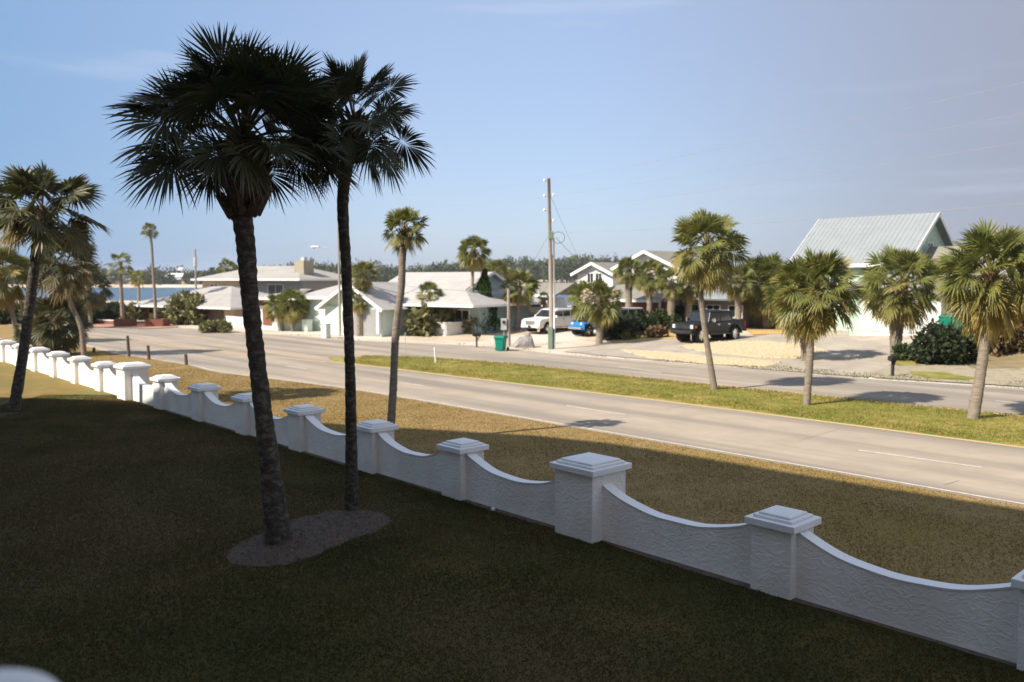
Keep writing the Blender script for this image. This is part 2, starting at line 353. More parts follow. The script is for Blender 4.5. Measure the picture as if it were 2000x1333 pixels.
def strip(name, line, w, off, m):           # painted line along a plan polyline
    line = [Vector(p) for p in line]; V = []; F = []
    for i, p in enumerate(line):
        t = (line[min(i + 1, len(line) - 1)] - line[max(i - 1, 0)]).normalized(); n = Vector((-t.y, t.x)) * w / 2
        V += [(p.x + n.x, p.y + n.y, off), (p.x - n.x, p.y - n.y, off)]
        if i: F.append((2 * i - 2, 2 * i - 1, 2 * i + 1, 2 * i))
    b = MB().add(V, F, m); return b.build(name, kind='structure')
def smooth_line(pts, n=6):                   # Catmull-Rom through the points
    P_ = [Vector(p) for p in pts]; P_ = [P_[0] * 2 - P_[1]] + P_ + [P_[-1] * 2 - P_[-2]]; out = []
    for i in range(1, len(P_) - 2):
        for k in range(n):
            t = k / n; a, b, c, d = P_[i - 1:i + 3]
            out.append(.5 * ((2 * b) + (c - a) * t + (2 * a - 5 * b + 4 * c - d) * t * t + (3 * b - a - 3 * c + d) * t ** 3))
    return out + [P_[-2]]

# ------------------------------------------------------------------ ground, water, roads
def axis(lo, hi, step, outer): return sorted(set([round(v, 3) for v in np.arange(lo, hi + .01, step)] + outer))
gx = np.array(axis(-110, 110, 1.5, [-5000, -2500, -1200, -700, -400, -250, -170, 150, 220, 350, 600, 1200, 2500, 5000]))
gy = np.array(axis(-12, 150, 1.5, [-400, -150, -60, -30, 160, 180, 220, 300, 450, 580, 592, 598, 602, 606, 610, 616, 640, 700, 800, 1000, 2000, 6000]))
X, Y = np.meshgrid(gx, gy); Z = terrain(X.ravel(), Y.ravel())
nx, ny = len(gx), len(gy)
ii = np.arange((ny - 1) * nx).reshape(ny - 1, nx)[:, :-1].ravel()
ground = np_mesh("ground", np.stack([X.ravel(), Y.ravel(), Z], 1), np.stack([ii, ii + 1, ii + 1 + nx, ii + nx], 1), [M_sand], smooth=True); ground["kind"] = "structure"
MB().add([(-5000, 100, -1.5), (5000, 100, -1.5), (5000, 640, -1.5), (-5000, 640, -1.5)], [(0, 1, 2, 3)], M_water).build("water", kind='structure')

U0 = Vector((.6797, -.7335))                # wall and road direction, to the right and nearer
near = pxs([(136, 668), (210, 688), (273, 699), (367, 714), (420, 727), (600, 750), (700, 764), (1040, 822), (2000, 990)])
near = [near[0] + Vector((-.62, .78)) * 160] + smooth_line(near) + [near[-1] + U0 * 60]
medn = pxs([(650, 706), (700, 712), (762, 719), (850, 730), (975, 745), (1300, 783), (2000, 873)])
medf = pxs([(687, 697), (800, 698), (1000, 712), (1300, 745), (1600, 775), (2000, 815)])
medn = [Vector(p) for p in smooth_line(medn)] + [medn[-1] + U0 * 60]; medf = [Vector(p) for p in smooth_line(medf)] + [medf[-1] + Vector((.72, -.69)) * 55]
farl = smooth_line(FAR[1:-1]); farl = [FAR[0]] + [Vector(p) for p in farl] + [FAR[-1]]
nose = G0(640, 699).to_2d()
drape("road", near + list(reversed(farl)), .004, M_road, step=2.0)
drape("median", [nose] + medn + list(reversed(medf)), .008, M_median, step=.7, wavy=.03, mound=.07)
# painted lines
def offs(line, d): 
    out = []
    for i, p in enumerate(line):
        t = (line[min(i + 1, len(line) - 1)] - line[max(i - 1, 0)]).normalized(); out.append(p + Vector((-t.y, t.x)) * d)
    return out
strip("edge_line", offs(near, .22), .10, .010, M_paintw)
strip("edge_line", offs(farl[1:], -.55), .12, .010, M_paintw)
strip("yellow_line", offs(medn, -.16), .2, .010, M_painty)
strip("yellow_line", offs(medf, .16), .2, .010, M_painty)
yl = [Vector(p) for p in smooth_line(pxs([(0, 639), (100, 649), (168, 657), (252, 666), (420, 686), (560, 700), (640, 708)]))]
strip("yellow_line", offs(yl, .14), .12, .010, M_painty); strip("yellow_line", offs(yl, -.14), .12, .010, M_painty)
yl2 = [Vector(p) for p in smooth_line(pxs([(420, 683), (560, 689), (640, 693), (690, 695)]))]
strip("yellow_line", yl2, .12, .010, M_painty)
for a, b in (((776, 747), (828, 754)), ((1107, 793), (1223, 811)), ((1677, 880), (1918, 914)), ((1210, 717), (1292, 729)), ((1945, 783), (2040, 795)), ((560, 716), (600, 721))):
    strip("lane_dash", pxs([a, b]), .12, .010, M_paintw)
# slab joints and oil-darkened wheel tracks in the near carriageway
M_joint = mat("road_joint", (.12, .105, .09), (.16, .14, .12), rough=.9)
for a, b, w_ in (((1845, 948), (1872, 940), .02), ((1300, 800), (1345, 792), .012), ((1560, 862), (1640, 838), .01)):
    strip("road_crack", pxs([a, ((a[0] + b[0]) / 2 + 3, (a[1] + b[1]) / 2 - 1), b]), w_, .0075, M_joint)
# grass verge beyond the wall, lawn on this side
WM = Vector((-8.925, 26.05)); NB = Vector((.7335, .6797))          # wall line and its normal, away from the camera
wl0 = WM + NB * .33 - U0 * 60; wl1 = WM + NB * .33 + U0 * 60
drape("verge", [wl0, wl1] + list(reversed(near)), .012, M_verge, step=1.0, wavy=.02)
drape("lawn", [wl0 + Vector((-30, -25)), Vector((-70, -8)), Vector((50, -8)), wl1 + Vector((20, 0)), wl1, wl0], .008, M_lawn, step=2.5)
drape("sunlit_dry_lawn", [p for p in pxs([(235, 781), (200, 782), (100, 779), (0, 777)])] + [Vector((-34, 33)), wl0 + U0 * 20, wl0 + U0 * 47.5 - NB * .1], .011, M_dryl, step=.8, wavy=.12)  # dry grass with the sunlit tone put into its colour, bordered by the shade line
bed = pxs([(435, 1090), (470, 1060), (530, 1035), (560, 1022), (600, 1010), (640, 1000), (700, 996), (745, 1003), (765, 1018), (745, 1035), (690, 1055), (620, 1085), (560, 1105), (500, 1110), (450, 1102)])
drape("mulch_bed", bed, .014, M_mulch, step=.16, wavy=.07, mound=.03)
drape("mulch_bed", pxs([(-40, 812), (10, 806), (60, 806), (75, 812), (40, 818), (-20, 822)]), .014, M_mulch, step=.3, wavy=.02)
drape("brown_strip", [WM + NB * .1 - U0 * 8, WM - NB * .02 - U0 * 2, WM + NB * .08 + U0 * 3, WM + NB * .0 + U0 * 6, WM + NB * .09 + U0 * 9, WM - NB * .06 + U0 * 13, WM + NB * .07 + U0 * 15.4, WM - NB * .05 + U0 * 17.5, WM + NB * .06 + U0 * 20, WM + NB * .02 + U0 * 24, WM + NB * .3 + U0 * 24, WM + NB * .3 - U0 * 8], .016, M_brown, step=.3, wavy=.03)  # uneven brown strip along the foot of the wall

# yards across the road
def yard(name, px, m, off=.03, wavy=.05, step=1.2): return drape(name, [at(*q).to_2d() for q in px], off, m, step=step, wavy=wavy)
yard("driveway", [(1105, 689), (1180, 668), (1300, 661), (1460, 658), (1560, 650), (1640, 647), (1700, 648), (1830, 650), (1850, 662), (1810, 690), (1735, 724), (1690, 739), (1620, 734), (1430, 716.5), (1250, 702.5)], M_drive, .035, .22)
yard("straw_bed", [(1190, 664), (1260, 655), (1330, 648), (1330, 662), (1250, 668), (1200, 672)], M_straw, .05)
yard("straw_bed", [(1450, 640), (1560, 634), (1660, 638), (1655, 646), (1560, 652), (1470, 656)], M_straw, .05)
yard("stone_chip_bed", [(1330, 679), (1380, 671), (1480, 669), (1570, 675), (1610, 688), (1560, 702), (1480, 700), (1380, 690)], M_chip, .06, .3, .6)
yard("stone_chip_bed", [(1215, 686), (1300, 691), (1400, 700), (1520, 709), (1490, 718), (1380, 712), (1270, 702)], M_chip, .06, .3, .6)
yard("rough_verge", [(1700, 733), (1745, 716), (1800, 714), (1900, 716), (2010, 716), (2110, 700), (2200, 770), (2010, 759), (1900, 752), (1800, 745.5), (1700, 739.5)], mat("dull_grass", (.30, .26, .18), (.20, .19, .11), (.34, .29, .21), scale=1.6, bump=.6, bscale=12), .045, .2)
yard("verge_grass", [(1775, 728), (1850, 730), (1905, 742), (1890, 746), (1800, 741)], M_median, .055, .2, .5)
yard("verge_grass", [(1735, 700), (1790, 696), (1800, 716), (1740, 716)], M_median, .055, .2, .5)
yard("brown_bank", [(1860, 700), (1900, 676), (2000, 648), (2100, 640), (2150, 700), (2000, 722), (1900, 722)], mat("dry_bank", (.27, .19, .10), (.17, .15, .08), scale=1.4, bump=.5), .05)
drape("far_bank", [(-1500, 596), (1500, 596), (1500, 690), (-1500, 690)], .06, mat("shore_scrub", (.17, .155, .09), (.11, .12, .06), scale=.06), step=30)
yard("brick_terrace", [(175, 640), (190, 629), (330, 628), (350, 640), (300, 643)], mat("terracotta_paving", (.42, .24, .17), (.36, .20, .14), scale=4), .05)

# ------------------------------------------------------------------ the condominium whose shadow covers the lawn, and this balcony
HB = 21.0
k_ = HB / math.tan(SUN_EL); sh = Vector((math.cos(SUN_AZ) * k_, math.sin(SUN_AZ) * k_))
edge = [Vector(p) - sh for p in [(-55, 36), (-20, 33.2), (-14.7, 32.2), (-6, 27.2)] + [tuple(G0(*q).to_2d()) for q in ((1050, 852), (1200, 868), (1360, 893), (1560, 927), (1720, 953), (1960, 990))] + [(30, -5)]]
foot = edge + [Vector((-10, -60)), Vector((-90, -20))]
cond = empty("condominium", (edge[4].x, edge[4].y, 0), "tall pale stucco condominium that shades the lawn", "building")
o = MB().prism([tuple(p - edge[4]) for p in foot], 0, HB - .6, M_facade).build("wall", cond)
ctr = Vector((sum(p.x for p in foot), sum(p.y for p in foot))) / len(foot)
o = MB().prism([tuple(p - edge[4]) for p in foot], HB - .598, HB, M_white).build("roof", cond)
for a, b in zip(edge[2:-1], edge[3:]):
    d = (b - a); L = d.length; d.normalize(); nn = Vector((-d.y, d.x))
    if nn.dot(a - ctr) < 0: nn = -nn
    for fl in range(7):
        for q in range(int(L // 4)):
            c = a + d * (2 + q * 4) - edge[4] + nn * .01; an = math.atan2(d.y, d.x)
            w = MB().box((c.x, c.y, 1.5 + fl * 2.85), (2.2, .12, 1.7), M_white, an).build("window", cond)
            MB().box((c.x + nn.x * .05, c.y + nn.y * .05, 1.5 + fl * 2.85), (2.0, .08, 1.5), M_dark, an).build("pane", w)
wing = empty("balcony_wing", (0, 0, 0), "low pale wing of the condominium carrying the balcony the view is taken from", "building")
ua = math.atan2(U0.y, U0.x)
def wl_(u, n): return (U0.x * u + NB.x * n, U0.y * u + NB.y * n)
MB().prism([wl_(-3.5, -7.5), wl_(5, -7.5), wl_(5, -1.6), wl_(-3.5, -1.6)], 0, 8.9, M_facade).build("wall", wing)
for fl in range(2):
    MB().prism([wl_(-3.5, -1.597), wl_(5, -1.597), wl_(5, .12), wl_(-3.5, .12)][::1], 2.95 + fl * 3 - .2, 2.95 + fl * 3, M_white).build("balcony_slab", wing)
# white parapet whose rounded corner shows at the lower left
cpt = P(26, 1350, 1.42)
par = empty("balcony_parapet", (cpt.x, cpt.y, 2.95), "white rounded corner of a balcony parapet, lower left corner of the photo", "parapet")
ztop = P(82, 1321, 1.42).z - 2.95
pathp = [Vector((-1.6, -.75)), Vector((-.30, -.11)), Vector((-.12, -.035)), Vector((-.02, -.01)), Vector((.06, -.07)), Vector((.1, -.2)), Vector((.16, -1.0))]
pb = MB(); pathp = smooth_line(pathp, 5); prof = [(-.07, -3.0), (-.07, -.03), (-.055, -.008), (-.03, 0), (.03, 0), (.055, -.008), (.07, -.03), (.07, -3.0)]
VV = []; FF = []
for i, p in enumerate(pathp):
    t = (pathp[min(i + 1, len(pathp) - 1)] - pathp[max(i - 1, 0)]).normalized(); n_ = Vector((-t.y, t.x))
    for a, z in prof: VV.append((p.x + n_.x * a, p.y + n_.y * a, ztop + z))
    if i: FF += [((i - 1) * 8 + k, (i - 1) * 8 + k + 1, i * 8 + k + 1, i * 8 + k) for k in range(7)]
pb.add(VV, FF, M_cap).build("coping", par, smooth=True)

# ------------------------------------------------------------------ the scalloped garden wall
WR = math.atan2(U0.y, U0.x)
gw = empty("garden_wall", (WM.x, WM.y, 0), "white stucco garden wall with capped piers and scalloped panels running along the lawn", "wall", rz=WR)
piers = [(25.9, 0), (22.4, 0), (18.78, 0), (14.9, 1), (11.2, 0), (7.85, 0), (4.35, 0), (1.0, 0), (-2.3, 0), (-5.75, 0), (-9.15, 1), (-12.5, 0), (-15.9, 0), (-19.3, 0), (-22.7, 0), (-26.1, 0), (-29.5, 0), (-32.9, 0), (-36.3, 1)]
# local frame: x along U0, y along NB (away from the camera)
def pier_mesh(h, top, key):
    b = MB()
    n = 5; V = []
    b.box((0, 0, top / 2 - .1), (2 * h, 2 * h, top + .2), M_stucco)
    return b
def cap_mesh(h):
    b = MB()
    b.box((0, 0, .055), (2 * h + .16, 2 * h + .16, .11), M_cap)
    b.box((0, 0, .132), (2 * h - .02, 2 * h - .02, .044), M_cap)
    b.box((0, 0, .172), (2 * h - .14, 2 * h - .14, .036), M_cap)
    b.box((0, 0, .205), (2 * h - .18, 2 * h - .18, .03), M_cap, top=(.12, .12))
    return b
proto = {}
for x, big in piers:
    h = .46 if big else .33; top = 1.22 if big else 1.02
    if big not in proto:
        p = pier_mesh(h, top, big).build("pier", gw, bevel=.012); c = cap_mesh(h).build("cap", p, bevel=.012); c.location.z = top
        proto[big] = (p, c)
    else:
        p0, c0 = proto[big]; p = p0.copy(); link(p, gw); c = c0.copy(); link(c, p)
    p.location = (x, .33, 0)
    if big: p["label"] = "wider, taller pier"
for (xa, ba), (xb, bb) in zip(piers[1:], piers[:-1]):
    a = xa + (.46 if ba else .33); b = xb - (.46 if bb else .33); n = 26
    m_ = MB(); c_ = MB(); V = []; T = []; 
    for i in range(n + 1):
        t = i / n; q = 2 * t - 1; zz = .66 + .33 * abs(q) ** 2.3 + .004 * math.sin(t * 23 + xa); x = a + (b - a) * t
        V += [(x, .15, -.3), (x, .15, zz), (x, .37, zz), (x, .37, -.3)]
        T += [(x, .142, zz - .0), (x, .135, zz + .032), (x, .378, zz + .032), (x, .378, zz)]
    F = []; Fc = []
    for i in range(n):
        k = 4 * i
        F += [(k, k + 4, k + 5, k + 1), (k + 1, k + 5, k + 6, k + 2), (k + 2, k + 6, k + 7, k + 3)]
        Fc += [(k, k + 4, k + 5, k + 1), (k + 1, k + 5, k + 6, k + 2), (k + 2, k + 6, k + 7, k + 3), (k + 3, k + 7, k + 4, k)]
    pn = m_.add(V, F, M_stucco).build("panel", gw); c_.add(T, Fc, M_cap).build("coping", pn)

# ------------------------------------------------------------------ vegetation
def fronds(rng, Rc, n, nl=24, e0=78, e1=-38, pet=.52, droop=.32, fan=118, wid=1.0, age0=.62, az0=0, skip=None, dry=.9, stiff=1.0):
    """numpy vertices, tris/quads and age per face for a crown of costapalmate fan leaves centred on the origin"""
    V = []; T = []; Q = []; aT = []; aQ = []; k = 0
    for i in range(n):
        t = (i + .5) / n; az = az0 + i * 2.39996 + rng.uniform(-.25, .25)
        e = math.radians(e0 + (e1 - e0) * (t ** 1.05) + rng.uniform(-14, 14))
        if skip and skip(t, az): continue
        age = .05 + max(0, (t - age0) / (1 - age0)) ** 1.5 * dry * rng.uniform(.5, 1.1) + rng.uniform(0, .1)
        if rng.uniform() < .07: age += .35
        sc = rng.uniform(.86, 1.1); lp = Rc * pet * sc; Lb = Rc * (1 - pet) * 1.05 * sc
        ca, sa = math.cos(az), math.sin(az); s = np.array([-sa, ca, 0.])
        # petiole arc
        pts = [np.zeros(3)]; ee = e + .22
        for q in range(4):
            ee -= .11 + .08 * t; pts.append(pts[-1] + lp / 4 * np.array([math.cos(ee) * ca, math.cos(ee) * sa, math.sin(ee)]))
        d = pts[-1] - pts[-2]; d /= np.linalg.norm(d)
        roll = rng.uniform(-1.25, 1.25); w = np.cross(d, s); 
        if w[2] < 0: w = -w
        s2 = s * math.cos(roll) + w * math.sin(roll); w2 = np.cross(d, s2); w2 = w2 if w2[2] > 0 else -w2
        pw = .022 * Rc / 1.9
        for q in range(4):
            a, b = pts[q], pts[q + 1]; V += [a - s2 * pw, a + s2 * pw, b + s2 * pw, b - s2 * pw]; Q.append((k, k + 1, k + 2, k + 3)); aQ.append(.35 + .4 * age); k += 4
        hub = pts[-1]; th = np.radians(np.linspace(-fan, fan, nl))
        for j, a in enumerate(th):
            a = a + rng.uniform(-.04, .04); f = abs(a) / math.radians(fan)
            L = Lb * (1.0 - .34 * f ** 2) * rng.uniform(.88, 1.08)
            base = hub + d * (Lb * .30 * (1 - f) ** 1.2) - np.array([0, 0, 1]) * Lb * .05 * (1 - f)
            ld = math.cos(a) * d + math.sin(a) * s2 + w2 * (.22 * (f - .3)); ld /= np.linalg.norm(ld)
            if f < .97: L *= 1 - .18 * (1 - f)
            wv = np.cross(ld, w2); wv /= np.linalg.norm(wv) + 1e-9; tl = .45 * (1 if j % 2 else -1); wv = wv * math.cos(tl) + w2 * math.sin(tl)
            dth = math.radians(2 * fan) / nl; hw = L * .5 * dth * .80 * wid; dr = droop * (.35 + 1.1 * t) * L * stiff * rng.uniform(.5, 1.5)
            p1 = base + ld * L * .48 - np.array([0, 0, dr * .14]); p2 = base + ld * L * .76 - np.array([0, 0, dr * .46]); p3 = base + ld * L * 1.04 - np.array([0, 0, dr * 1.0])
            V += [base, p1 - wv * hw, p1 + wv * hw, p2 - wv * hw * .62, p2 + wv * hw * .62, p3]
            T += [(k, k + 2, k + 1), (k + 3, k + 4, k + 5)]; Q.append((k + 1, k + 2, k + 4, k + 3)); aT += [age, min(1, age + .18)]; aQ.append(age); k += 6
    return np.array(V), np.array(T), np.array(Q), np.array(aT + aQ)

def trunk_mesh(path, radii, m, parent, rng, n=12, rough=.06, name="trunk", ring=.09):
    pts = smooth_line(path, 6); L = len(pts); out = []; rs = []
    # resample rings finely so the leaf scars show
    tot = sum((b - a).length for a, b in zip(pts, pts[1:])); N = max(8, int(tot / ring)); acc = [0]
    for a, b in zip(pts, pts[1:]): acc.append(acc[-1] + (b - a).length)
    for i in range(N + 1):
        s_ = tot * i / N; j = 0
        while j < L - 2 and acc[j + 1] < s_: j += 1
        out.append(pts[j].lerp(pts[j + 1], (s_ - acc[j]) / max(1e-6, acc[j + 1] - acc[j])))
        q = i / N * (len(radii) - 1); a = int(min(q, len(radii) - 2)); r = radii[a] + (radii[a + 1] - radii[a]) * (q - a); rs.append(r * (1 + rng.uniform(-rough, rough) * .6 + (.03 if i % 2 else -.02)))
    b = MB(); b.tube(out, rs, m, n=n)
    for i in range(len(b.v)):
        x, y, z = b.v[i]; c = out[min(i // n, N)]; f = 1 + rng.uniform(-rough, rough) * .6; b.v[i] = (c.x + (x - c.x) * f, c.y + (y - c.y) * f, z)
    return b.build(name, parent, smooth=True)

def boots(c, r0, h, n, rng, parent, m=None, size=1.0):
    """ragged old leaf bases packed round the trunk head, as one mesh"""
    m = m or M_boot; b = MB(); pr = [(r0 * .75, -h), (r0 * .95, -h * .62), (r0 * 1.0, -h * .3), (r0 * .62, h * .1)]
    b.tube([c + Vector((0, 0, z)) for r, z in pr], [r * .86 for r, z in pr], m, n=12)
    for i in range(n):
        t = rng.uniform(); z = -h + h * 1.05 * t; q = i * 2.4 + rng.uniform(-.3, .3); r = r0 * (.72 + .26 * math.sin(min(1, t * 1.1) * math.pi * .8 + .3))
        d = Vector((math.cos(q), math.sin(q), 0)); a = c + d * r * .8 + Vector((0, 0, z)); L = size * rng.uniform(.12, .26); w = size * rng.uniform(.03, .055); s = Vector((-d.y, d.x, 0))
        tip = a + d * L * .62 + Vector((0, 0, L * rng.uniform(.5, 1.1))); o_ = d * .02
        b.add([a - s * w * 1.5, a + s * w * 1.5, a + o_ * 2 - Vector((0, 0, w)), tip - s * w * .45, tip + s * w * .45, tip + o_], [(0, 2, 1), (0, 1, 4, 3), (1, 2, 5, 4), (2, 0, 3, 5), (3, 4, 5)], m)
    return b.build("leaf_bases", parent)

GP = "cabbage palms"
def palm(label, base, tr, cr, Rpx, n=34, rad=(.19, .15, .15), leaf=None, bark=None, seed=0, e1=-38, e0=80, bulb=None, nl=24, Y=None, dy=0, skip=None, cat="palm tree",
         squash=1, boot=(None, 1.0, 0), dry=.9, age0=.62, droop=.30, pet=.57, name="palm_tree", group=GP, wid=1.0, base3=None, fan=118):
    """base: pixel where the trunk meets the ground (or a 3-D point), tr: trunk pixels upwards, cr: crown-centre pixel, Rpx: crown radius in photo pixels"""
    n = int(n * 1.75); rng = np.random.default_rng(seed + 100); b = base3 if base3 is not None else at(*base); Y = b.y
    o = empty(name, b, label, cat, group); px = [b] + [P(x, y, Y + dy * (i + 1) / (len(tr) + 1)) for i, (x, y) in enumerate(tr)] + [P(cr[0], cr[1], Y + dy)]
    sc = (Y + dy) / FPX; Rc = Rpx * sc
    path = [p - b for p in px]; path[0] = Vector((path[0].x, path[0].y, -.15)); top = path[-1]
    trunk_mesh(path, rad, bark or M_trunk, o, rng)
    if bulb: boots(top + Vector((0, 0, bulb[1] * .15 - .05 + boot[2])), bulb[0], bulb[1], bulb[2], rng, o, boot[0], boot[1])
    V, T, Q, A = fronds(rng, Rc, n, nl=nl + 4, e0=e0, e1=e1, skip=skip, dry=dry, age0=age0, droop=droop, pet=pet, wid=wid, fan=fan, az0=seed)
    V[:, 2] *= squash
    np_mesh("crown", V, [T, Q], [leaf or M_leaf], o, loc=top, attr=A)
    return o

# -- the two dark palms of the foreground
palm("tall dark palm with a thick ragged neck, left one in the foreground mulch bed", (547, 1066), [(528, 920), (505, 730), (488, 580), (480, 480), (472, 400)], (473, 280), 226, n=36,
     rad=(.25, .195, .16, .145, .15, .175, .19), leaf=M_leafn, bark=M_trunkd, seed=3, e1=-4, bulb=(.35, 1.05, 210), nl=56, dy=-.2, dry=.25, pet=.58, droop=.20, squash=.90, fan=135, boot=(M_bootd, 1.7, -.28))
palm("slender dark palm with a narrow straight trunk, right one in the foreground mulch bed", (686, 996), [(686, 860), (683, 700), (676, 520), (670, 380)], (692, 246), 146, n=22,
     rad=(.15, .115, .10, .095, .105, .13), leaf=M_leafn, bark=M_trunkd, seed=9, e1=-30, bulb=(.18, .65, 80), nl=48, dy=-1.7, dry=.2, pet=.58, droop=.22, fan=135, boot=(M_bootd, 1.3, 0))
palm("small-crowned palm behind the garden wall with its lower trunk in shade", (760, 868), [(768, 760), (773, 650), (784, 560), (786, 500)], (792, 452), 52, n=20, rad=(.135, .115, .105, .112, .10, .11), seed=5, e1=-25, bulb=(.15, .45, 45), nl=24, dry=.4, age0=.7)
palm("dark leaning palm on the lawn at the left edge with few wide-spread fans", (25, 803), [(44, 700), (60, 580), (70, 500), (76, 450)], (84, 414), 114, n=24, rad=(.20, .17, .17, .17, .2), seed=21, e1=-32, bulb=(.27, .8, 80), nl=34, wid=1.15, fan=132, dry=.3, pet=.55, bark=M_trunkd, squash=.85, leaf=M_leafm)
# -- palms of the left verge
palm("palm with a bent trunk on the left verge behind the wall", (165, 697), [(158, 640), (142, 602), (130, 568), (124, 545)], (128, 522), 66, n=34, rad=(.17, .15, .14, .14, .18), seed=22, e1=-48, bulb=(.22, .7, 50), bark=M_trunk, leaf=M_leafm)
palm("palm cut by the left edge of the photo, leaning left", (36, 672), [(28, 630), (18, 590), (12, 565)], (6, 538), 62, n=34, rad=(.2, .17, .16, .2), seed=23, e1=-50, bulb=(.25, .6, 40))
palm("squat bushy palm with a dark skirt beside the bent-trunk palm", (118, 694), [(114, 665), (112, 650)], (112, 628), 62, n=40, rad=(.26, .3, .3), seed=24, e1=-75, bulb=(.42, 1.3, 90), dry=.4, nl=20, leaf=M_leafm)
palm("low dark palm stub behind the leaning palm at the left", (66, 678), [(62, 655)], (60, 640), 36, n=26, rad=(.2, .2), seed=25, e1=-75, nl=18, bulb=(.25, .7, 40), leaf=M_leafm)
palm("palm behind the left road edge, half hidden by the bent-trunk palm", (178, 641), [(176, 610), (174, 585)], (176, 562), 42, n=32, rad=(.2, .18, .18), seed=26, e1=-55, nl=18, leaf=M_leafm)
# -- tall washingtonias and small palms of the left yards
GW = "slim fan palms in the left yards"
palm("slim fan palm standing in the brick planter at the end of the terrace", (240, 632), [(238, 590), (236, 550)], (235, 517), 29, n=13, rad=(.24, .2, .18, .2), seed=31, e1=-15, nl=18, dry=.2, group=GW, bulb=(.24, 1.3, 30))
palm("tallest and thinnest fan palm, in front of the tan house", (305, 634), [(303, 590), (299, 530), (296, 480)], (292, 452), 18, n=18, rad=(.2, .16, .13, .13, .15), seed=32, e1=-20, nl=16, dry=.2, group=GW, bulb=(.15, .6, 20))
palm("small distant palm against the far shore at the left", (272, 602), [(271, 570)], (271, 545), 18, n=18, rad=(.2, .18), seed=33, e1=-40, nl=12, group=GW)
palm("slim palm in front of the grey two-storey house", (436, 612), [(437, 590), (437, 575)], (436, 560), 21, n=22, rad=(.14, .12, .2), seed=34, e1=-30, nl=14, group=GW)
palm("taller slim palm beside the beige corner of the two-storey house", (450, 610), [(448, 580), (447, 550)], (445, 527), 23, n=24, rad=(.14, .11, .12), seed=35, e1=-40, nl=14, group=GW)
# -- middle yards
GM = "palms in the yards across the road"
def mp(label, base, cr, r, tr=None, n=30, seed=0, rad=(.17, .16), e1=-45, bulb=(.2, .6, 30), dry=.7, nl=18, **kw):
    return palm(label, base, tr or [((base[0] + cr[0]) / 2, base[1] + (cr[1] - base[1]) * .5)], cr, r, n=n, rad=rad, seed=seed, e1=e1, bulb=bulb, dry=dry, nl=nl, group=GM, **kw)
mp("left one of three short palms by the low mint wall", (553, 647), (543, 600), 32, seed=41)
mp("middle of three short palms by the low mint wall", (572, 648), (570, 596), 35, seed=42)
mp("right one of three short palms by the low mint wall", (585, 645), (592, 598), 27, seed=43)
mp("small palm below the chimney of the two-storey house", (600, 600), (597, 551), 19, seed=44, nl=12)
mp("round-headed palm behind the white houses, left one of a pair", (628, 600), (625, 543), 17, seed=45, nl=12)
mp("round-headed palm behind the white houses, right one of a pair", (648, 600), (647, 546), 17, seed=46, nl=12)
mp("taller palm in front of the white gabled house, right of the slender dark trunk", (706, 657), (711, 537), 29, tr=[(706, 610), (707, 565)], seed=47)
mp("shorter palm in front of the white gabled house, right of the slender dark trunk", (702, 657), (702, 585), 27, seed=48, rad=(.24, .2))
mp("feathery palm above the big clump before the white roof", (836, 653), (838, 578), 31, seed=49, n=18, e1=-15)
mp("tall palm in front of the blue-green gable", (921, 651), (925, 492), 35, tr=[(922, 600), (923, 540)], seed=50, n=38, rad=(.15, .13, .12))
mp("palm behind the blue-green gable", (975, 618), (970, 532), 28, seed=51)
mp("palm between the low white wall and the lagoon", (1009, 646), (1015, 562), 40, seed=52, rad=(.25, .22), n=34)
mp("tiny palm beside the water behind the white SUV", (1064, 640), (1063, 583), 14, seed=53, nl=10, n=16, bulb=None)
mp("palm with pale flower stalks beside the blue jeep, left trunk", (1152, 656), (1152, 588), 47, seed=54, rad=(.3, .27), n=36, e1=-60)
mp("palm with pale flower stalks nearest the road beside the blue jeep", (1170, 673), (1174, 592), 46, seed=55, rad=(.26, .24), n=36, e1=-60)
mp("palm in front of the left white gable", (1228, 648), (1228, 530), 31, seed=56, rad=(.26, .28), n=34, e1=-55)
mp("palm in front of the right white gable", (1268, 649), (1270, 538), 36, seed=57, rad=(.22, .24), n=36, e1=-55)
mp("palm right of the right white gable, above the dark pickup truck", (1309, 650), (1312, 552), 32, seed=58, rad=(.26, .3), n=34, e1=-55)
mp("palm half hidden behind the leaning median palm", (1343, 648), (1346, 562), 31, seed=59, rad=(.26, .3), n=34, e1=-55)
mp("palm beside the white stairs at the end of the white house", (1443, 646), (1440, 550), 37, seed=60, rad=(.24, .24), n=36, e1=-50)
mp("broad palm in front of the wooden fence, left one of two", (1497, 644), (1494, 552), 60, seed=61, rad=(.3, .3), n=46, e1=-70, nl=22)
mp("broad palm in front of the wooden fence, right one of two", (1534, 646), (1532, 566), 56, seed=62, rad=(.3, .3), n=46, e1=-70, nl=22)
mp("boot-jacked palm hidden behind the middle median palm", (1573, 706), (1566, 588), 72, tr=[(1573, 660)], seed=63, rad=(.24, .3, .3), n=40, e1=-60, nl=24)
mp("stout palm with criss-cross leaf bases beside the black mailbox", (1748, 700), (1760, 560), 84, tr=[(1750, 660), (1752, 620)], seed=64, rad=(.24, .34, .40, .3), n=42, e1=-50, nl=28, bulb=(.42, 1.2, 90), dry=.6)
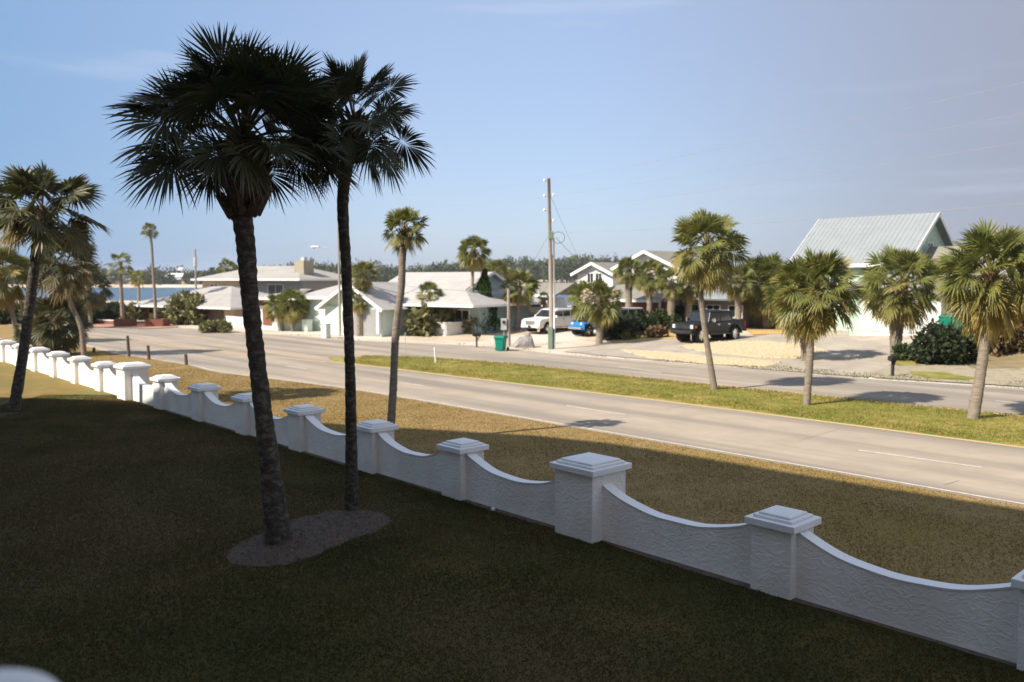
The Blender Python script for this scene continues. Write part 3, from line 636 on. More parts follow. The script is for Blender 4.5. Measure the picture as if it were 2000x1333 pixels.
# -- median palms
GD = "palms on the grass median"
palm("tallest median palm, leaning left, with a shaggy crown", (1397, 765), [(1388, 715), (1376, 640), (1369, 580), (1366, 530)], (1380, 484), 78, n=42, rad=(.15, .125, .115, .12, .12), seed=71, e1=-62, bulb=(.17, .6, 50), nl=28, dry=.8, age0=.45, group=GD)
palm("middle median palm with a broad drooping crown", (1575, 796), [(1579, 740), (1582, 690), (1584, 650)], (1596, 568), 92, n=46, rad=(.13, .135, .145, .15), seed=72, e1=-60, bulb=(.22, .7, 50), nl=28, dry=.75, age0=.45, group=GD, squash=.9)
palm("nearest median palm at the right edge, widest crown and long hanging fans", (1898, 823), [(1912, 750), (1921, 690), (1926, 650)], (1934, 540), 108, n=50, rad=(.20, .165, .155, .16), seed=73, e1=-62, bulb=(.25, .8, 60), nl=32, dry=.95, age0=.4, group=GD)

# -- shrubs
def leafblob(c, rx, ry, rz, n, ls, rng, upright=0):
    """n small pointed leaf faces scattered through a lumpy ellipsoid"""
    d = rng.normal(size=(n, 3)); d /= np.linalg.norm(d, axis=1)[:, None]
    lump = 1 + .22 * np.sin(d[:, 0] * 5 + rng.uniform(0, 6)) * np.sin(d[:, 1] * 4 + rng.uniform(0, 6)) + .16 * np.sin(d[:, 2] * 7 + d[:, 0] * 6)
    r = rng.uniform(.45, 1.0, n) ** .45 * lump
    p = np.stack([d[:, 0] * rx * r, d[:, 1] * ry * r, d[:, 2] * rz * r], 1) + np.array(c)
    a = d + rng.normal(size=(n, 3)) * .75; a[:, 2] += upright; a /= np.linalg.norm(a, axis=1)[:, None]
    b = np.cross(a, rng.normal(size=(n, 3))); b /= np.linalg.norm(b, axis=1)[:, None] + 1e-9
    L = ls * rng.uniform(.6, 1.4, n)[:, None]; w = L * .32
    V = np.stack([p, p + a * L * .5 - b * w, p + a * L, p + a * L * .5 + b * w], 1).reshape(-1, 3)
    return V, np.arange(4 * n).reshape(n, 4)
def shrub(label, cpx, rpx, m=None, n=1500, ls=.22, seed=0, name="shrub", cat="shrub", group="shrubs in the yards across the road", lumps=5, depth=None, upright=.3, base=None):
    """cpx: pixel of the foot, rpx: half width and height in photo pixels"""
    rng = np.random.default_rng(seed + 500); b = at(*cpx); sc = b.y / FPX; rx = rpx[0] * sc; H = rpx[1] * sc; ry = depth or rx
    o = empty(name, b, label, cat, group); Vs = []; Fs = []; k = 0
    for i in range(lumps):
        u = (i + .5) / lumps * 2 - 1 + rng.uniform(-.15, .15); hh = H * rng.uniform(.72, 1.0) * (1 - .18 * abs(u)); lw = rx / max(1, lumps) * 1.9
        V, F = leafblob((u * rx * (1 - 1 / (lumps + 1)), rng.uniform(-.4, .4) * ry, hh * .5), max(lw, .25 * rx), max(lw, ry * .6), hh * .52, n // lumps, ls, rng, upright)
        Vs.append(V); Fs.append(F + k); k += len(V)
    np_mesh("foliage", np.concatenate(Vs), np.concatenate(Fs), [m or M_bush], o)
    s = MB(); 
    for i in range(4): s.tube([(R.uniform(-.3, .3) * rx, 0, -.1), (R.uniform(-.5, .5) * rx, R.uniform(-.2, .2) * ry, H * .6)], [.04, .02], M_woodd, n=5)
    s.build("stem", o); return o
shrub("big clump of low fan fronds in front of the white roofed house", (832, 655), (36, 52), M_bushy, 1400, .55, 1, lumps=6)
shrub("loose clump of fan fronds left of the tall thin palm", (898, 650), (24, 58), M_bushy, 800, .5, 2, lumps=4)
shrub("small clump beside the foot of the tall thin palm", (925, 652), (16, 40), M_bushy, 400, .45, 3, lumps=3)
shrub("dark sago bush beside the open porch", (757, 632), (22, 34), M_bushd, 800, .5, 4, lumps=3)
shrub("round yellowish shrub at the kerb", (423, 650), (27, 25), M_bushy, 1300, .28, 5)
shrub("long clipped dark hedge behind the round yellowish shrub", (417, 632), (30, 24), M_bushd, 2000, .18, 6, name="hedge", cat="hedge")
shrub("dark rounded bush partly behind the thick dark trunk", (455, 622), (18, 42), M_bushd, 1200, .25, 7, lumps=3)
shrub("wide pale palm clump in front of the tan house", (367, 634), (42, 58), M_bushy, 1500, .6, 8, lumps=6)
shrub("yellow-green bush at the terrace end of the tan house", (262, 630), (16, 40), M_bushy, 500, .5, 9, lumps=3)
shrub("yellow-green bush under the tan house window", (322, 632), (16, 36), M_bushy, 500, .5, 10, lumps=3)
shrub("dark juniper nearest the blue jeep", (1200, 664), (33, 56), M_bushd, 3200, .22, 11, lumps=5)
shrub("dark juniper between the blue jeep and the black pickup", (1250, 656), (34, 46), M_bushd, 3000, .22, 12, lumps=5)
shrub("green shrub left of the black pickup", (1292, 650), (32, 50), M_bush, 3000, .22, 13, lumps=5)
shrub("green shrub behind the black pickup's cab", (1345, 640), (34, 46), M_bush, 2500, .22, 14, lumps=5)
shrub("low pale tuft in front of the junipers", (1225, 664), (22, 17), M_bushy, 700, .2, 15)
shrub("dry brown tuft in front of the junipers", (1282, 660), (18, 22), M_brownb, 600, .25, 16)
shrub("dark bush behind the black pickup's cargo bed", (1462, 640), (24, 42), M_bushd, 1500, .22, 17)
shrub("green bush below the white stair rail", (1395, 634), (36, 26), M_bush, 1800, .2, 18)
shrub("large near-black bush beside the black mailbox", (1842, 712), (52, 90), M_bushd, 5200, .22, 19, lumps=7)
shrub("brown and green thicket at the right edge behind the nearest median palm", (1965, 690), (52, 120), M_brownb, 3600, .3, 20, lumps=6)
shrub("dark green bush at the right edge behind the nearest median palm", (1990, 672), (50, 105), M_bushd, 3600, .3, 21, lumps=6)
shrub("dry grassy thicket at the bank beside the near-black bush", (1905, 690), (26, 60), M_brownb, 1600, .3, 22, lumps=4)
shrub("dark bush by the mailbox at the foot of the stout palm", (1765, 706), (16, 34), M_bush, 700, .22, 23, lumps=3)
shrub("dark bush on the far left side of the road", (140, 632), (70, 62), M_bush, 3500, .45, 24, lumps=7)
shrub("green hedge on the water side at the far left", (60, 632), (60, 50), M_bush, 3000, .45, 25, lumps=6)
shrub("low bush left of the brick terrace", (205, 630), (26, 26), M_bush, 1200, .35, 26)
shrub("long dark hedge between the brick terrace and the lagoon", (212, 619), (46, 26), M_bushd, 2600, .4, 33, lumps=8, name="hedge", cat="hedge")
shrub("small bush in front of the white gable wall", (655, 640), (16, 20), M_bush, 700, .22, 27)
shrub("grassy bush on the wooden fence behind the broad palms", (1590, 640), (36, 40), M_brownb, 1400, .35, 28)
shrub("light green bush beside the low white wall gate", (985, 632), (9, 36), M_bushy, 400, .3, 29, lumps=2)
shrub("hedge along the lawn behind the white SUV", (1045, 632), (34, 24), M_bush, 1600, .25, 30, name="hedge", cat="hedge")

# cypress
b0 = at(948, 649); rng = np.random.default_rng(77); sc = b0.y / FPX; H = 119 * sc
cy = empty("cypress", b0, "pointed dark green cypress in front of the blue-green gable", "conifer")
n = 5200; t = rng.uniform(0, 1, n) ** .8; rr = (26 * sc) * (1 - t) ** .8 * rng.uniform(.55, 1.08, n) * (1 + .18 * np.sin(t * 19)); a = rng.uniform(0, 6.283, n)
p = np.stack([np.cos(a) * rr + .1 * np.sin(t * 6), np.sin(a) * rr, t * H], 1); dv = np.stack([np.cos(a) * .5, np.sin(a) * .5, np.ones(n)], 1) + rng.normal(size=(n, 3)) * .3; dv /= np.linalg.norm(dv, axis=1)[:, None]
bb = np.cross(dv, rng.normal(size=(n, 3))); bb /= np.linalg.norm(bb, axis=1)[:, None]; L = rng.uniform(.15, .35, n)[:, None]
np_mesh("foliage", np.stack([p, p + dv * L * .5 - bb * L * .25, p + dv * L, p + dv * L * .5 + bb * L * .25], 1).reshape(-1, 3), np.arange(4 * n).reshape(n, 4), [mat("cypress_leaf", (.03, .07, .012), (.06, .12, .02), rough=.6, transl=.15)], cy)
MB().tube([(0, 0, -.1), (0, 0, H * .8)], [.15, .04], M_woodd).build("trunk", cy)

# grass tufts on the near lawn, verge and median (too many to count)
def tufts(name, n, inside, m, h, box, seed, z=.01, w=.010):
    rng = np.random.default_rng(seed); x = rng.uniform(box[0], box[1], n); y = rng.uniform(box[2], box[3], n); k = inside(x, y); x, y = x[k], y[k]; n = len(x)
    cl = np.sin(x * 1.3 + 2 * np.sin(y * .7)) * np.sin(y * 1.1 + 2 * np.sin(x * .9)); hh = h * rng.uniform(.5, 1.3, n) * (1 + .3 * cl); a = rng.uniform(0, 6.283, n); ww = w * rng.uniform(.7, 1.5, n)
    lx = rng.normal(size=n) * hh * .75; ly = rng.normal(size=n) * hh * .75; zz = np.full(n, z)
    V = np.stack([np.stack([x - np.cos(a) * ww, y - np.sin(a) * ww, zz], 1), np.stack([x + np.cos(a) * ww, y + np.sin(a) * ww, zz], 1), np.stack([x + lx, y + ly, zz + hh], 1)], 1).reshape(-1, 3)
    o = np_mesh(name, V, np.arange(3 * n).reshape(n, 3), [m]); o["kind"] = "stuff"; return o
def wside(x, y): return (x - WM.x) * NB.x + (y - WM.y) * NB.y
def nearside(x, y, line=near):             # True on this side of the near road edge
    Aq = np.array([tuple(p) for p in line]); yy = np.interp(x, Aq[:, 0], Aq[:, 1]); return y < yy - .05
inb = lambda x, y: (np.abs(x) < y * .64 + .6)
bedc = np.array([tuple(p) for p in bed]); bc = bedc.mean(0)
def outbed(x, y):
    ins = np.zeros(x.shape, bool)
    for i in range(len(bedc)):
        x1, y1 = bedc[i]; x2, y2 = bedc[(i + 1) % len(bedc)]; ins ^= ((y1 > y) != (y2 > y)) & (x < (x2 - x1) * (y - y1) / (y2 - y1) + x1)
    return ~ins
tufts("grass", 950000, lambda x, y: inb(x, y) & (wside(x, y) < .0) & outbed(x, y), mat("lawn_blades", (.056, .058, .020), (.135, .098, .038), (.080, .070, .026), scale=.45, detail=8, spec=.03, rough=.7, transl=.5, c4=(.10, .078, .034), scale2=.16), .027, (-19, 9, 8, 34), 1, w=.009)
tufts("grass", 1100000, lambda x, y: inb(x, y) & (wside(x, y) > .75) & nearside(x, y) & ((x * 7919.13 % 1) < np.clip((58 - y) / 22, 0, 1)), mat("verge_blades", (.38, .27, .125), (.24, .19, .08), (.32, .23, .10), scale=1.2, detail=8, spec=.03, rough=.7, transl=.5, c4=(.25, .18, .07), scale2=.2), .030, (-30, 12, 10, 58), 2, w=.011)
MN = np.array([tuple(p) for p in medn]); MF = np.array([tuple(p) for p in medf])
tufts("grass", 260000, lambda x, y: inb(x, y) & (y > np.interp(x, MN[:, 0], MN[:, 1]) + .08) & (y < np.interp(x, MF[:, 0], MF[:, 1]) - .05) & (x > -9), mat("median_blades", (.21, .225, .045), (.46, .37, .14), (.34, .29, .085), scale=1.2, detail=8, spec=.03, rough=.7, transl=.5), .055, (-10, 20, 18, 52), 3, z=.06, w=.022)
def polyin(x, y, poly):
    ins = np.zeros(x.shape, bool)
    for (x1, y1), (x2, y2) in zip(poly, poly[1:] + poly[:1]): ins ^= ((y1 > y) != (y2 > y)) & (x < (x2 - x1) * (y - y1) / ((y2 - y1) or 1e-9) + x1)
    return ins
def stones(name, n, polys, m, sz, seed, off=.06):
    rng = np.random.default_rng(seed); Vs = []
    for pl in polys:
        q = [tuple(at(*p).to_2d()) for p in pl]; A = np.array(q); x = rng.uniform(A[:, 0].min() - .3, A[:, 0].max() + .3, n); y = rng.uniform(A[:, 1].min() - .3, A[:, 1].max() + .3, n)
        c = A.mean(0); k = polyin(c[0] + (x - c[0]) * .97, c[1] + (y - c[1]) * .95, q); x, y = x[k], y[k]; z = terrain(x, y) + off
        a = rng.uniform(0, 6.283, len(x)); h = sz * rng.uniform(.5, 1.6, len(x))
        Vs.append(np.stack([np.stack([x + np.cos(a + t) * h, y + np.sin(a + t) * h, z - .02], 1) for t in (0, 2.1, 4.2)] + [np.stack([x + h * .2, y, z + h * .75], 1)], 1).reshape(-1, 3))
    V = np.concatenate(Vs); k = np.arange(len(V) // 4)[:, None] * 4
    o = np_mesh(name, V, np.concatenate([k + [0, 1, 3], k + [1, 2, 3], k + [2, 0, 3]]), [m]); o["kind"] = "stuff"
o = tufts("bark_chips", 2600, lambda x, y: outbed(x, y) & ~outbed(bc[0] + (x - bc[0]) * .88, bc[1] + (y - bc[1]) * .88), mat("bark_chip", (.17, .135, .11)), .03, (-7, 0, 11, 20), 14, z=.02, w=.014)
stones("limestone_rubble", 9000, [[(1330, 679), (1380, 671), (1480, 669), (1570, 675), (1610, 688), (1560, 702), (1480, 700), (1380, 690)], [(1215, 686), (1300, 691), (1400, 700), (1520, 709), (1490, 718), (1380, 712), (1270, 702)]], mat("limestone_rubble", (.60, .50, .34), (.48, .38, .23), scale=8), .075, 61)
rng = np.random.default_rng(91); x = rng.uniform(-45, 32, 260000); y = rng.uniform(28, 95, 260000); sd = sd_far(x, y)
nzv = np.sin(x * .9 + np.sin(y * .6) * 2) + np.sin(x * .37 + y * .5) + .5 * np.sin(x * 2.3 - y * 1.7)
k = (sd > .05) & (sd < 5) & (nzv + rng.normal(size=len(x)) * .35 > .75 + sd * .22); x, y, sd = x[k], y[k], sd[k]; z = terrain(x, y) + .02; h = rng.uniform(.03, .12, len(x)); a = rng.uniform(0, 6.28, len(x)); w = .03
V = np.stack([np.stack([x - np.cos(a) * w, y - np.sin(a) * w, z], 1), np.stack([x + np.cos(a) * w, y + np.sin(a) * w, z], 1), np.stack([x + rng.normal(size=len(x)) * h * .6, y, z + h], 1)], 1).reshape(-1, 3)
o = np_mesh("kerb_weeds", V, np.arange(len(V)).reshape(-1, 3), [mat("kerb_weed_leaf", (.13, .13, .05), (.22, .17, .09), (.09, .10, .035), scale=.8)]); o["kind"] = "stuff"
# chips lying on the mulch bed
o = tufts("bark_chips", 9000, lambda x, y: ~outbed(x, y), mat("bark_chip", (.14, .118, .10), (.08, .066, .055), scale=20, spec=.03, rough=.95), .03, (-6, -1, 12, 19), 4, z=.035, w=.014)

# ------------------------------------------------------------------ houses
def frame(O, ang, Zg): 
    c, s = math.cos(ang), math.sin(ang)
    return lambda x, y, z: (x, y, z)
def house(name, label, px, zg, ang, cat="house"):
    o = empty(name, px, label, cat, rz=ang); return o
def wallbox(parent, x0, x1, y0, y1, z0, z1, m, name="wall", label=None):
    z0 = -.8 if z0 == 0 else z0
    return MB().box(((x0 + x1) / 2, (y0 + y1) / 2, (z0 + z1) / 2), (x1 - x0, y1 - y0, z1 - z0), m).build(name, parent, label=label)
def gable(parent, x0, x1, y0, y1, ze, zr, m, mw, axis='x', oh=.45, th=.12, fascia=None, label=None, wall=True):
    """gabled roof over a box; axis = direction of the ridge. Gable walls are filled with mw"""
    r = MB(); f = MB()
    if axis == 'x':
        ym = (y0 + y1) / 2; sl = (zr - ze) / (ym - y0); e = ze - oh * sl
        r.slab([(x0 - oh, y0 - oh, e), (x1 + oh, y0 - oh, e), (x1 + oh, ym, zr), (x0 - oh, ym, zr)], th, m)
        r.slab([(x0 - oh, ym, zr), (x1 + oh, ym, zr), (x1 + oh, y1 + oh, e), (x0 - oh, y1 + oh, e)], th, m)
        tri = lambda x: [(x, y0, ze - th * 1.2), (x, y1, ze - th * 1.2), (x, ym, zr - th * 1.2)]
        A, B = (x0, x0 + .1), (x1 - .1, x1)
        w = MB()
        for a, b in (A, B): w.add(tri(a) + tri(b), [(0, 2, 1), (3, 4, 5), (0, 1, 4, 3), (1, 2, 5, 4), (2, 0, 3, 5)], mw)
        if fascia:
            f.slab([(x0 - oh, y0 - oh - .03, e + .02), (x1 + oh, y0 - oh - .03, e + .02), (x1 + oh, y0 - oh - .003, e + .02), (x0 - oh, y0 - oh - .003, e + .02)], .24, fascia)
            for xx in (x0 - oh - .045, x1 + oh + .005):
                f.slab([(xx, y0 - oh, e + .03), (xx + .04, y0 - oh, e + .03), (xx + .04, ym, zr + .03), (xx, ym, zr + .03)], .24, fascia)
                f.slab([(xx, ym, zr + .03), (xx + .04, ym, zr + .03), (xx + .04, y1 + oh, e + .03), (xx, y1 + oh, e + .03)], .24, fascia)
    else:
        xm = (x0 + x1) / 2; sl = (zr - ze) / (xm - x0); e = ze - oh * sl
        r.slab([(x0 - oh, y0 - oh, e), (xm, y0 - oh, zr), (xm, y1 + oh, zr), (x0 - oh, y1 + oh, e)], th, m)
        r.slab([(xm, y0 - oh, zr), (x1 + oh, y0 - oh, e), (x1 + oh, y1 + oh, e), (xm, y1 + oh, zr)], th, m)
        tri = lambda y: [(x0, y, ze - th * 1.2), (x1, y, ze - th * 1.2), (xm, y, zr - th * 1.2)]
        w = MB()
        for a, b in ((y0, y0 + .1), (y1 - .1, y1)): w.add(tri(a) + tri(b), [(0, 1, 2), (3, 5, 4), (0, 3, 4, 1), (1, 4, 5, 2), (2, 5, 3, 0)], mw)
        if fascia:
            yy = y0 - oh - .045
            f.slab([(x0 - oh, yy, e + .03), (x0 - oh, yy + .04, e + .03), (xm, yy + .04, zr + .03), (xm, yy, zr + .03)], .26, fascia)
            f.slab([(xm, yy, zr + .03), (xm, yy + .04, zr + .03), (x1 + oh, yy + .04, e + .03), (x1 + oh, yy, e + .03)], .26, fascia)
    ro = r.build("roof", parent, label=label)
    if wall: w.build("gable_wall", parent)
    if fascia: f.build("fascia", ro)
    return ro
def hip(parent, x0, x1, y0, y1, ze, zr, m, oh=.5, th=.12, ins=None, fascia=M_white):
    ym = (y0 + y1) / 2; ins = ins or (y1 - y0) / 2; X0, X1, Y0, Y1 = x0 - oh, x1 + oh, y0 - oh, y1 + oh
    r = MB(); a, b = (X0 + ins, ym, zr), (X1 - ins, ym, zr)
    r.slab([(X0, Y0, ze), (X1, Y0, ze), b, a], th, m); r.slab([(X1, Y1, ze), (X0, Y1, ze), a, b], th, m)
    r.slab([(X1, Y0, ze), (X1, Y1, ze), b], th, m); r.slab([(X0, Y1, ze), (X0, Y0, ze), a], th, m)
    ro = r.build("roof", parent); f = MB()
    f.box(((X0 + X1) / 2, Y0 - .02, ze - .06), (X1 - X0, .03, .2), fascia); f.box((X1 + .02, (Y0 + Y1) / 2, ze - .06), (.03, Y1 - Y0, .2), fascia); f.build("fascia", ro)
    return ro
def win(parent, x, z, w, h, y=0, face='f', trim=M_white, glass=M_dark, bars=1):
    """window in the front face (f) at depth y or in the right side face (r)"""
    b = MB(); g = MB(); t = .07
    def bx(bb, cx, cz, ww, hh, dep, off, mm):
        if face == 'f': bb.box((cx, y - off, cz), (ww, dep, hh), mm)
        else: bb.box((y + off, cx, cz), (dep, ww, hh), mm)
    bx(b, x, z + h / 2 + t / 2, w + 2 * t, t, .08, .03, trim); bx(b, x, z - h / 2 - t / 2, w + 2 * t, t, .10, .035, trim)
    for s_ in (-1, 1): bx(b, x + s_ * (w / 2 + t / 2), z, t, h, .08, .03, trim)
    for q in range(bars): bx(b, x - w / 2 + w * (q + 1) / (bars + 1), z, .04, h, .06, .032, trim)
    o = b.build("window", parent); bx(g, x, z, w, h, .03, .012, glass); g.build("pane", o); return o
def door(parent, x, z0, w, h, y, m=M_white, name="door", slats=0):
    b = MB().box((x, y - .03, z0 + h / 2), (w, .06, h), m)
    for q in range(slats): b.box((x, y - .07, z0 + h * (q + .5) / slats), (w * .97, .03, h / slats * .86), m)
    return b.build(name, parent)
def setcol(px, O, ang):       # distance along direction ang from O at which the pixel column px is reached
    w = ray(px, 600); w = Vector((w.x, w.y)); d = Vector((math.cos(ang), math.sin(ang))); o2 = Vector((O.x, O.y))
    den = w.x * d.y - w.y * d.x; return (o2.x * w.y - o2.y * w.x) / den
AR = WR                        # yard direction on the right
AL = math.atan2(-.55, .83)     # the road bends: yard direction on the left

# -- right house with the big pale metal roof
O = P(1762, 600, 60); O.z = tz(O.x, O.y) - .05; h6 = empty("metal_roof_house", O, "mint green house with a big pale metal gable roof and white garage doors", "house", rz=AR)
Lh = -setcol(1556, O, AR); D6 = 9.0; ze6 = P(1750, 503, 60).z - O.z; zr6 = P(1803, 416, 63).z - O.z
wallbox(h6, -Lh, 0, 0, D6, 0, ze6 - .05, M_mint)
ro = gable(h6, -Lh, 0, 0, D6, ze6, zr6, M_greyroof, M_mint, 'x', .6, fascia=M_white)
rb = MB(); ym = D6 / 2; sl = (zr6 - ze6) / ym
for k in range(int((Lh + 1.2) / .36) + 1):
    x = -Lh - .58 + k * .36; y0 = -.6; e = ze6 - .6 * sl
    rb.slab([(x, y0, e + .03), (x + .03, y0, e + .03), (x + .03, ym, zr6 + .03), (x, ym, zr6 + .03)], .03, M_greyroof)
rb.build("roof_seams", ro)
win(h6, -2.2, ze6 - 1.6, 1.1, 1.3); win(h6, -5.4, ze6 - 1.6, 1.1, 1.3); win(h6, D6 / 2, ze6 + .6, .9, 1.0, 0, 'r')
MB().box((-3.9, -.06, ze6 / 2), (.22, .12, ze6 - .1), M_white).build("trim_board", h6)
# garage wing in front
gx0 = setcol(1661, O, AR); y0 = -3.2; Og = Vector((O.x + math.cos(AR + math.pi / 2) * y0, O.y + math.sin(AR + math.pi / 2) * y0, 0))
gx0 = setcol(1661, Og, AR); gx1 = setcol(1838, Og, AR)
wallbox(h6, gx0, gx1, y0, -.12, 0, 2.75, M_white, label="white garage wing wall")
wallbox(h6, gx0 - .003, gx0 + .85, y0 - .03, y0 + .3, 0, 2.75, M_mint, name="corner_panel")
ga, gb = setcol(1682, Og, AR), setcol(1829, Og, AR); gm = (ga + gb) / 2
for a, b in ((ga, gm - .2), (gm + .2, gb)):
    d_ = door(h6, (a + b) / 2, .05, b - a, 2.25, y0, M_white, "garage_door", slats=4)
r = MB(); r.slab([(gx0 - .4, y0 - .5, 2.72), (gx1 + .4, y0 - .5, 2.72), (gx1 + .4, -.05, 4.0), (gx0 - .4, -.05, 4.0)], .12, M_tanroof); r.build("garage_roof", h6)
# tan shingled wing at the right
wx0 = .3; wx1 = 7.5; zt = P(1835, 482, 62).z - O.z
wallbox(h6, wx0 + .4, wx1, -.1, 7.6, 0, 2.9, M_mint, name="side_wing_wall")
gable(h6, wx0 + .45, wx1, -.1, 7.6, 2.95, zt, M_tanroof, M_mint, 'x', .5, fascia=M_white, wall=False)

# -- centre house with two white gables
zc = tz(9, 80)
h5 = empty("twin_gable_house", P(1200, 600, 76).xy.to_3d() + Vector((0, 0, .5)), "white two-storey house with two front gables and taupe shingle roofs", "house", rz=AR)
O = h5.location.copy(); g5 = lambda px: setcol(px, O, AR)
zz5 = lambda py, Y: P(1200, py, Y).z - O.z
a0, a1 = g5(1128), g5(1196)
wallbox(h5, a0, a1, 0, 7, 0, zz5(531, 76), M_white); gable(h5, a0, a1, 0, 7, zz5(531, 76), zz5(512, 76), M_tanroof, M_white, 'y', .5, fascia=M_white)
win(h5, (a0 + a1) / 2 - .5, zz5(543, 76), .7, .8, 0); win(h5, (a0 + a1) / 2 + .5, zz5(543, 76), .7, .8, 0)
a2 = a1 + .003; a3 = g5(1322) - .6
wallbox(h5, a2, a3, .9, 9, 0, zz5(520, 76), M_white); gable(h5, a2, a3, .9, 9, zz5(520, 76), zz5(491, 76), M_tanroof, M_white, 'y', .55, fascia=M_white)
win(h5, (a2 + a3) / 2, zz5(545, 76), 1.2, 1.0, .9)
# cross roof behind both gables, and the rear right block
r = MB(); r.slab([(a0 - .3, 3.0, zz5(520, 78)), (a3 + .6, 3.0, zz5(518, 78)), (a3 + .6, 7.5, zz5(497, 78)), (a0 + 1.2, 7.5, zz5(501, 78))], .12, M_tanroof); r.build("cross_roof", h5)
b0_, b1_ = a3 + .1, g5(1418)
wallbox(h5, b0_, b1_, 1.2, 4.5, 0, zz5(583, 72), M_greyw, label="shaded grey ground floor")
r = MB(); r.slab([(b0_ - .5, .3, zz5(583, 71)), (b1_ + .5, .3, zz5(583, 71)), (b1_ - 1.5, 5.0, zz5(532, 74)), (b0_ - .5, 5.0, zz5(532, 74))], .14, M_greyroof); r.slab([(b1_ + .5, .3, zz5(583, 71)), (b1_ + .5, 6, zz5(583, 71)), (b1_ - 1.5, 5.0, zz5(532, 74))], .14, M_greyroof); r.build("rear_roof", h5)
for q in range(3): win(h5, b0_ + 1.2 + q * 2.1, 1.55, 1.2, .9, 1.2)
# lower porch roof along the front
r = MB(); p0, p1 = g5(1186), g5(1352); r.slab([(p0, -4.2, zz5(587, 68)), (p1, -4.2, zz5(587, 68)), (p1, .85, zz5(556, 74)), (p0 + 1.5, -.05, zz5(556, 74))], .14, M_tanroof)
r.slab([(p0, -4.2, zz5(587, 68)), (p0 + 1.5, -.05, zz5(556, 74)), (p0, -.05, zz5(587, 72))], .14, M_tanroof); r.build("porch_roof", h5)
MB().box(((p0 + p1) / 2, -4.24, zz5(587, 68) - .06), (p1 - p0, .05, .22), M_white).build("porch_fascia", h5)
wallbox(h5, p0 + .6, p1 - .3, -3.3, -2.9, 0, zz5(590, 68), M_brick, name="porch_wall", label="red brick porch wall")
for q in range(4): MB().box((p0 + .3 + (p1 - p0 - .6) * q / 3, -4.0, zz5(590, 68) / 2), (.16, .16, zz5(590, 68)), M_white).build("porch_post", h5)
# carport at the left end
c0, c1 = g5(1070), g5(1130); zc_ = zz5(578, 72)
r = MB(); r.slab([(c0, -5.4, zc_), (c1 + 2.2, -5.4, zc_), (c1 + 1.2, -1.9, zc_ + 1.05), (c0 + 1.6, -1.9, zc_ + 1.05)], .14, M_tanroof)
r.slab([(c0 + 1.6, -1.9, zc_ + 1.05), (c1 + 1.2, -1.9, zc_ + 1.05), (c1 + 2.2, 1.6, zc_), (c0, 1.6, zc_)], .14, M_tanroof); r.slab([(c0, -5.4, zc_), (c0 + 1.6, -1.9, zc_ + 1.05), (c0, 1.6, zc_)], .14, M_tanroof); r.build("carport_roof", h5)
MB().box(((c0 + c1 + 2.2) / 2, -5.44, zc_ - .07), (c1 + 2.2 - c0, .05, .22), M_white).build("carport_fascia", h5)
for q in range(3): MB().box((c0 + .8 + (c1 - c0) * q / 2, -5.0, zc_ / 2), (.18, .18, zc_), M_white).build("carport_post", h5)
# white stairs at the right end
st = empty("outside_stairs", at(1470, 640), "white wooden outside staircase with diagonal railings behind the dark pickup", "staircase", rz=AR)
for q in range(9): MB().box((-.6 - q * .28 + 1.2, .5, 2.5 - q * .29), (.3, 1.1, .05), M_white).build("step", st)
s = MB()
for yy in (-.05, 1.05):
    s.slab([(1.0, yy, 2.5), (1.0, yy + .05, 2.5), (-1.9, yy + .05, -.2), (-1.9, yy, -.2)], .22, M_white)
    s.slab([(1.0, yy, 3.4), (1.0, yy + .05, 3.4), (-1.9, yy + .05, .7), (-1.9, yy, .7)], .07, M_white)
    for q in range(11): s.box((.9 - q * .28, yy + .03, 2.85 - q * .26), (.04, .04, .95), M_white)
s.build("railing", st)
MB().box((1.9, .5, 2.45), (1.8, 1.2, .12), M_white).build("landing", st)
for q in range(2): MB().box((1.2 + q * 1.4, .1, 1.2), (.14, .14, 2.5), M_white).build("post", st)

# -- white house with the long shingle roof (left of centre)
O = P(924, 600, 66); O.z = .35; h4 = empty("long_roof_house", O, "low white and mint house with a long white shingle roof and a blue-green gable end", "house", rz=AL)
g4 = lambda px: setcol(px, O, AL); xl = g4(742); ze = P(922, 597, 66).z - O.z; zr = P(935, 531, 71).z - O.z; Dp = 13.0; xb = 2.9; zb = ze + (zr - ze) * xb / (Dp / 2)
wallbox(h4, xl + .8, -1.2, 2.6, Dp - .9, 0, ze - .02, M_bluewall)  # teal instead of mint: eave shade put into the wall colour
r = MB()
xL = xl - 3.0
r.slab([(xL, 0, ze), (0, 0, ze), (-xb, xb, zb), (-xb + .4, Dp / 2, zr), (xL, Dp / 2, zr)], .14, M_whiteroof)
r.slab([(0, Dp, ze), (xL, Dp, ze), (xL, Dp / 2, zr), (-xb + .4, Dp / 2, zr), (-xb, Dp - xb, zb)], .14, M_whiteroof)
r.slab([(0, 0, ze), (0, Dp, ze), (-xb, Dp - xb, zb), (-xb, xb, zb)], .14, M_whiteroof)
ro = r.build("roof", h4)
f = MB().box((xL / 2, -.03, ze - .08), (-xL, .04, .2), M_white); f.box((.03, Dp / 2, ze - .08), (.04, Dp, .2), M_white)
f.slab([(-xb + .42, xb - .2, zb + .02), (-xb + .47, xb - .2, zb + .02), (-xb + .47, Dp / 2, zr + .03), (-xb + .42, Dp / 2, zr + .03)], .2, M_white)
f.slab([(-xb + .42, Dp / 2, zr + .03), (-xb + .47, Dp / 2, zr + .03), (-xb + .47, Dp - xb, zb + .02), (-xb + .42, Dp - xb, zb + .02)], .2, M_white); f.build("fascia", ro)
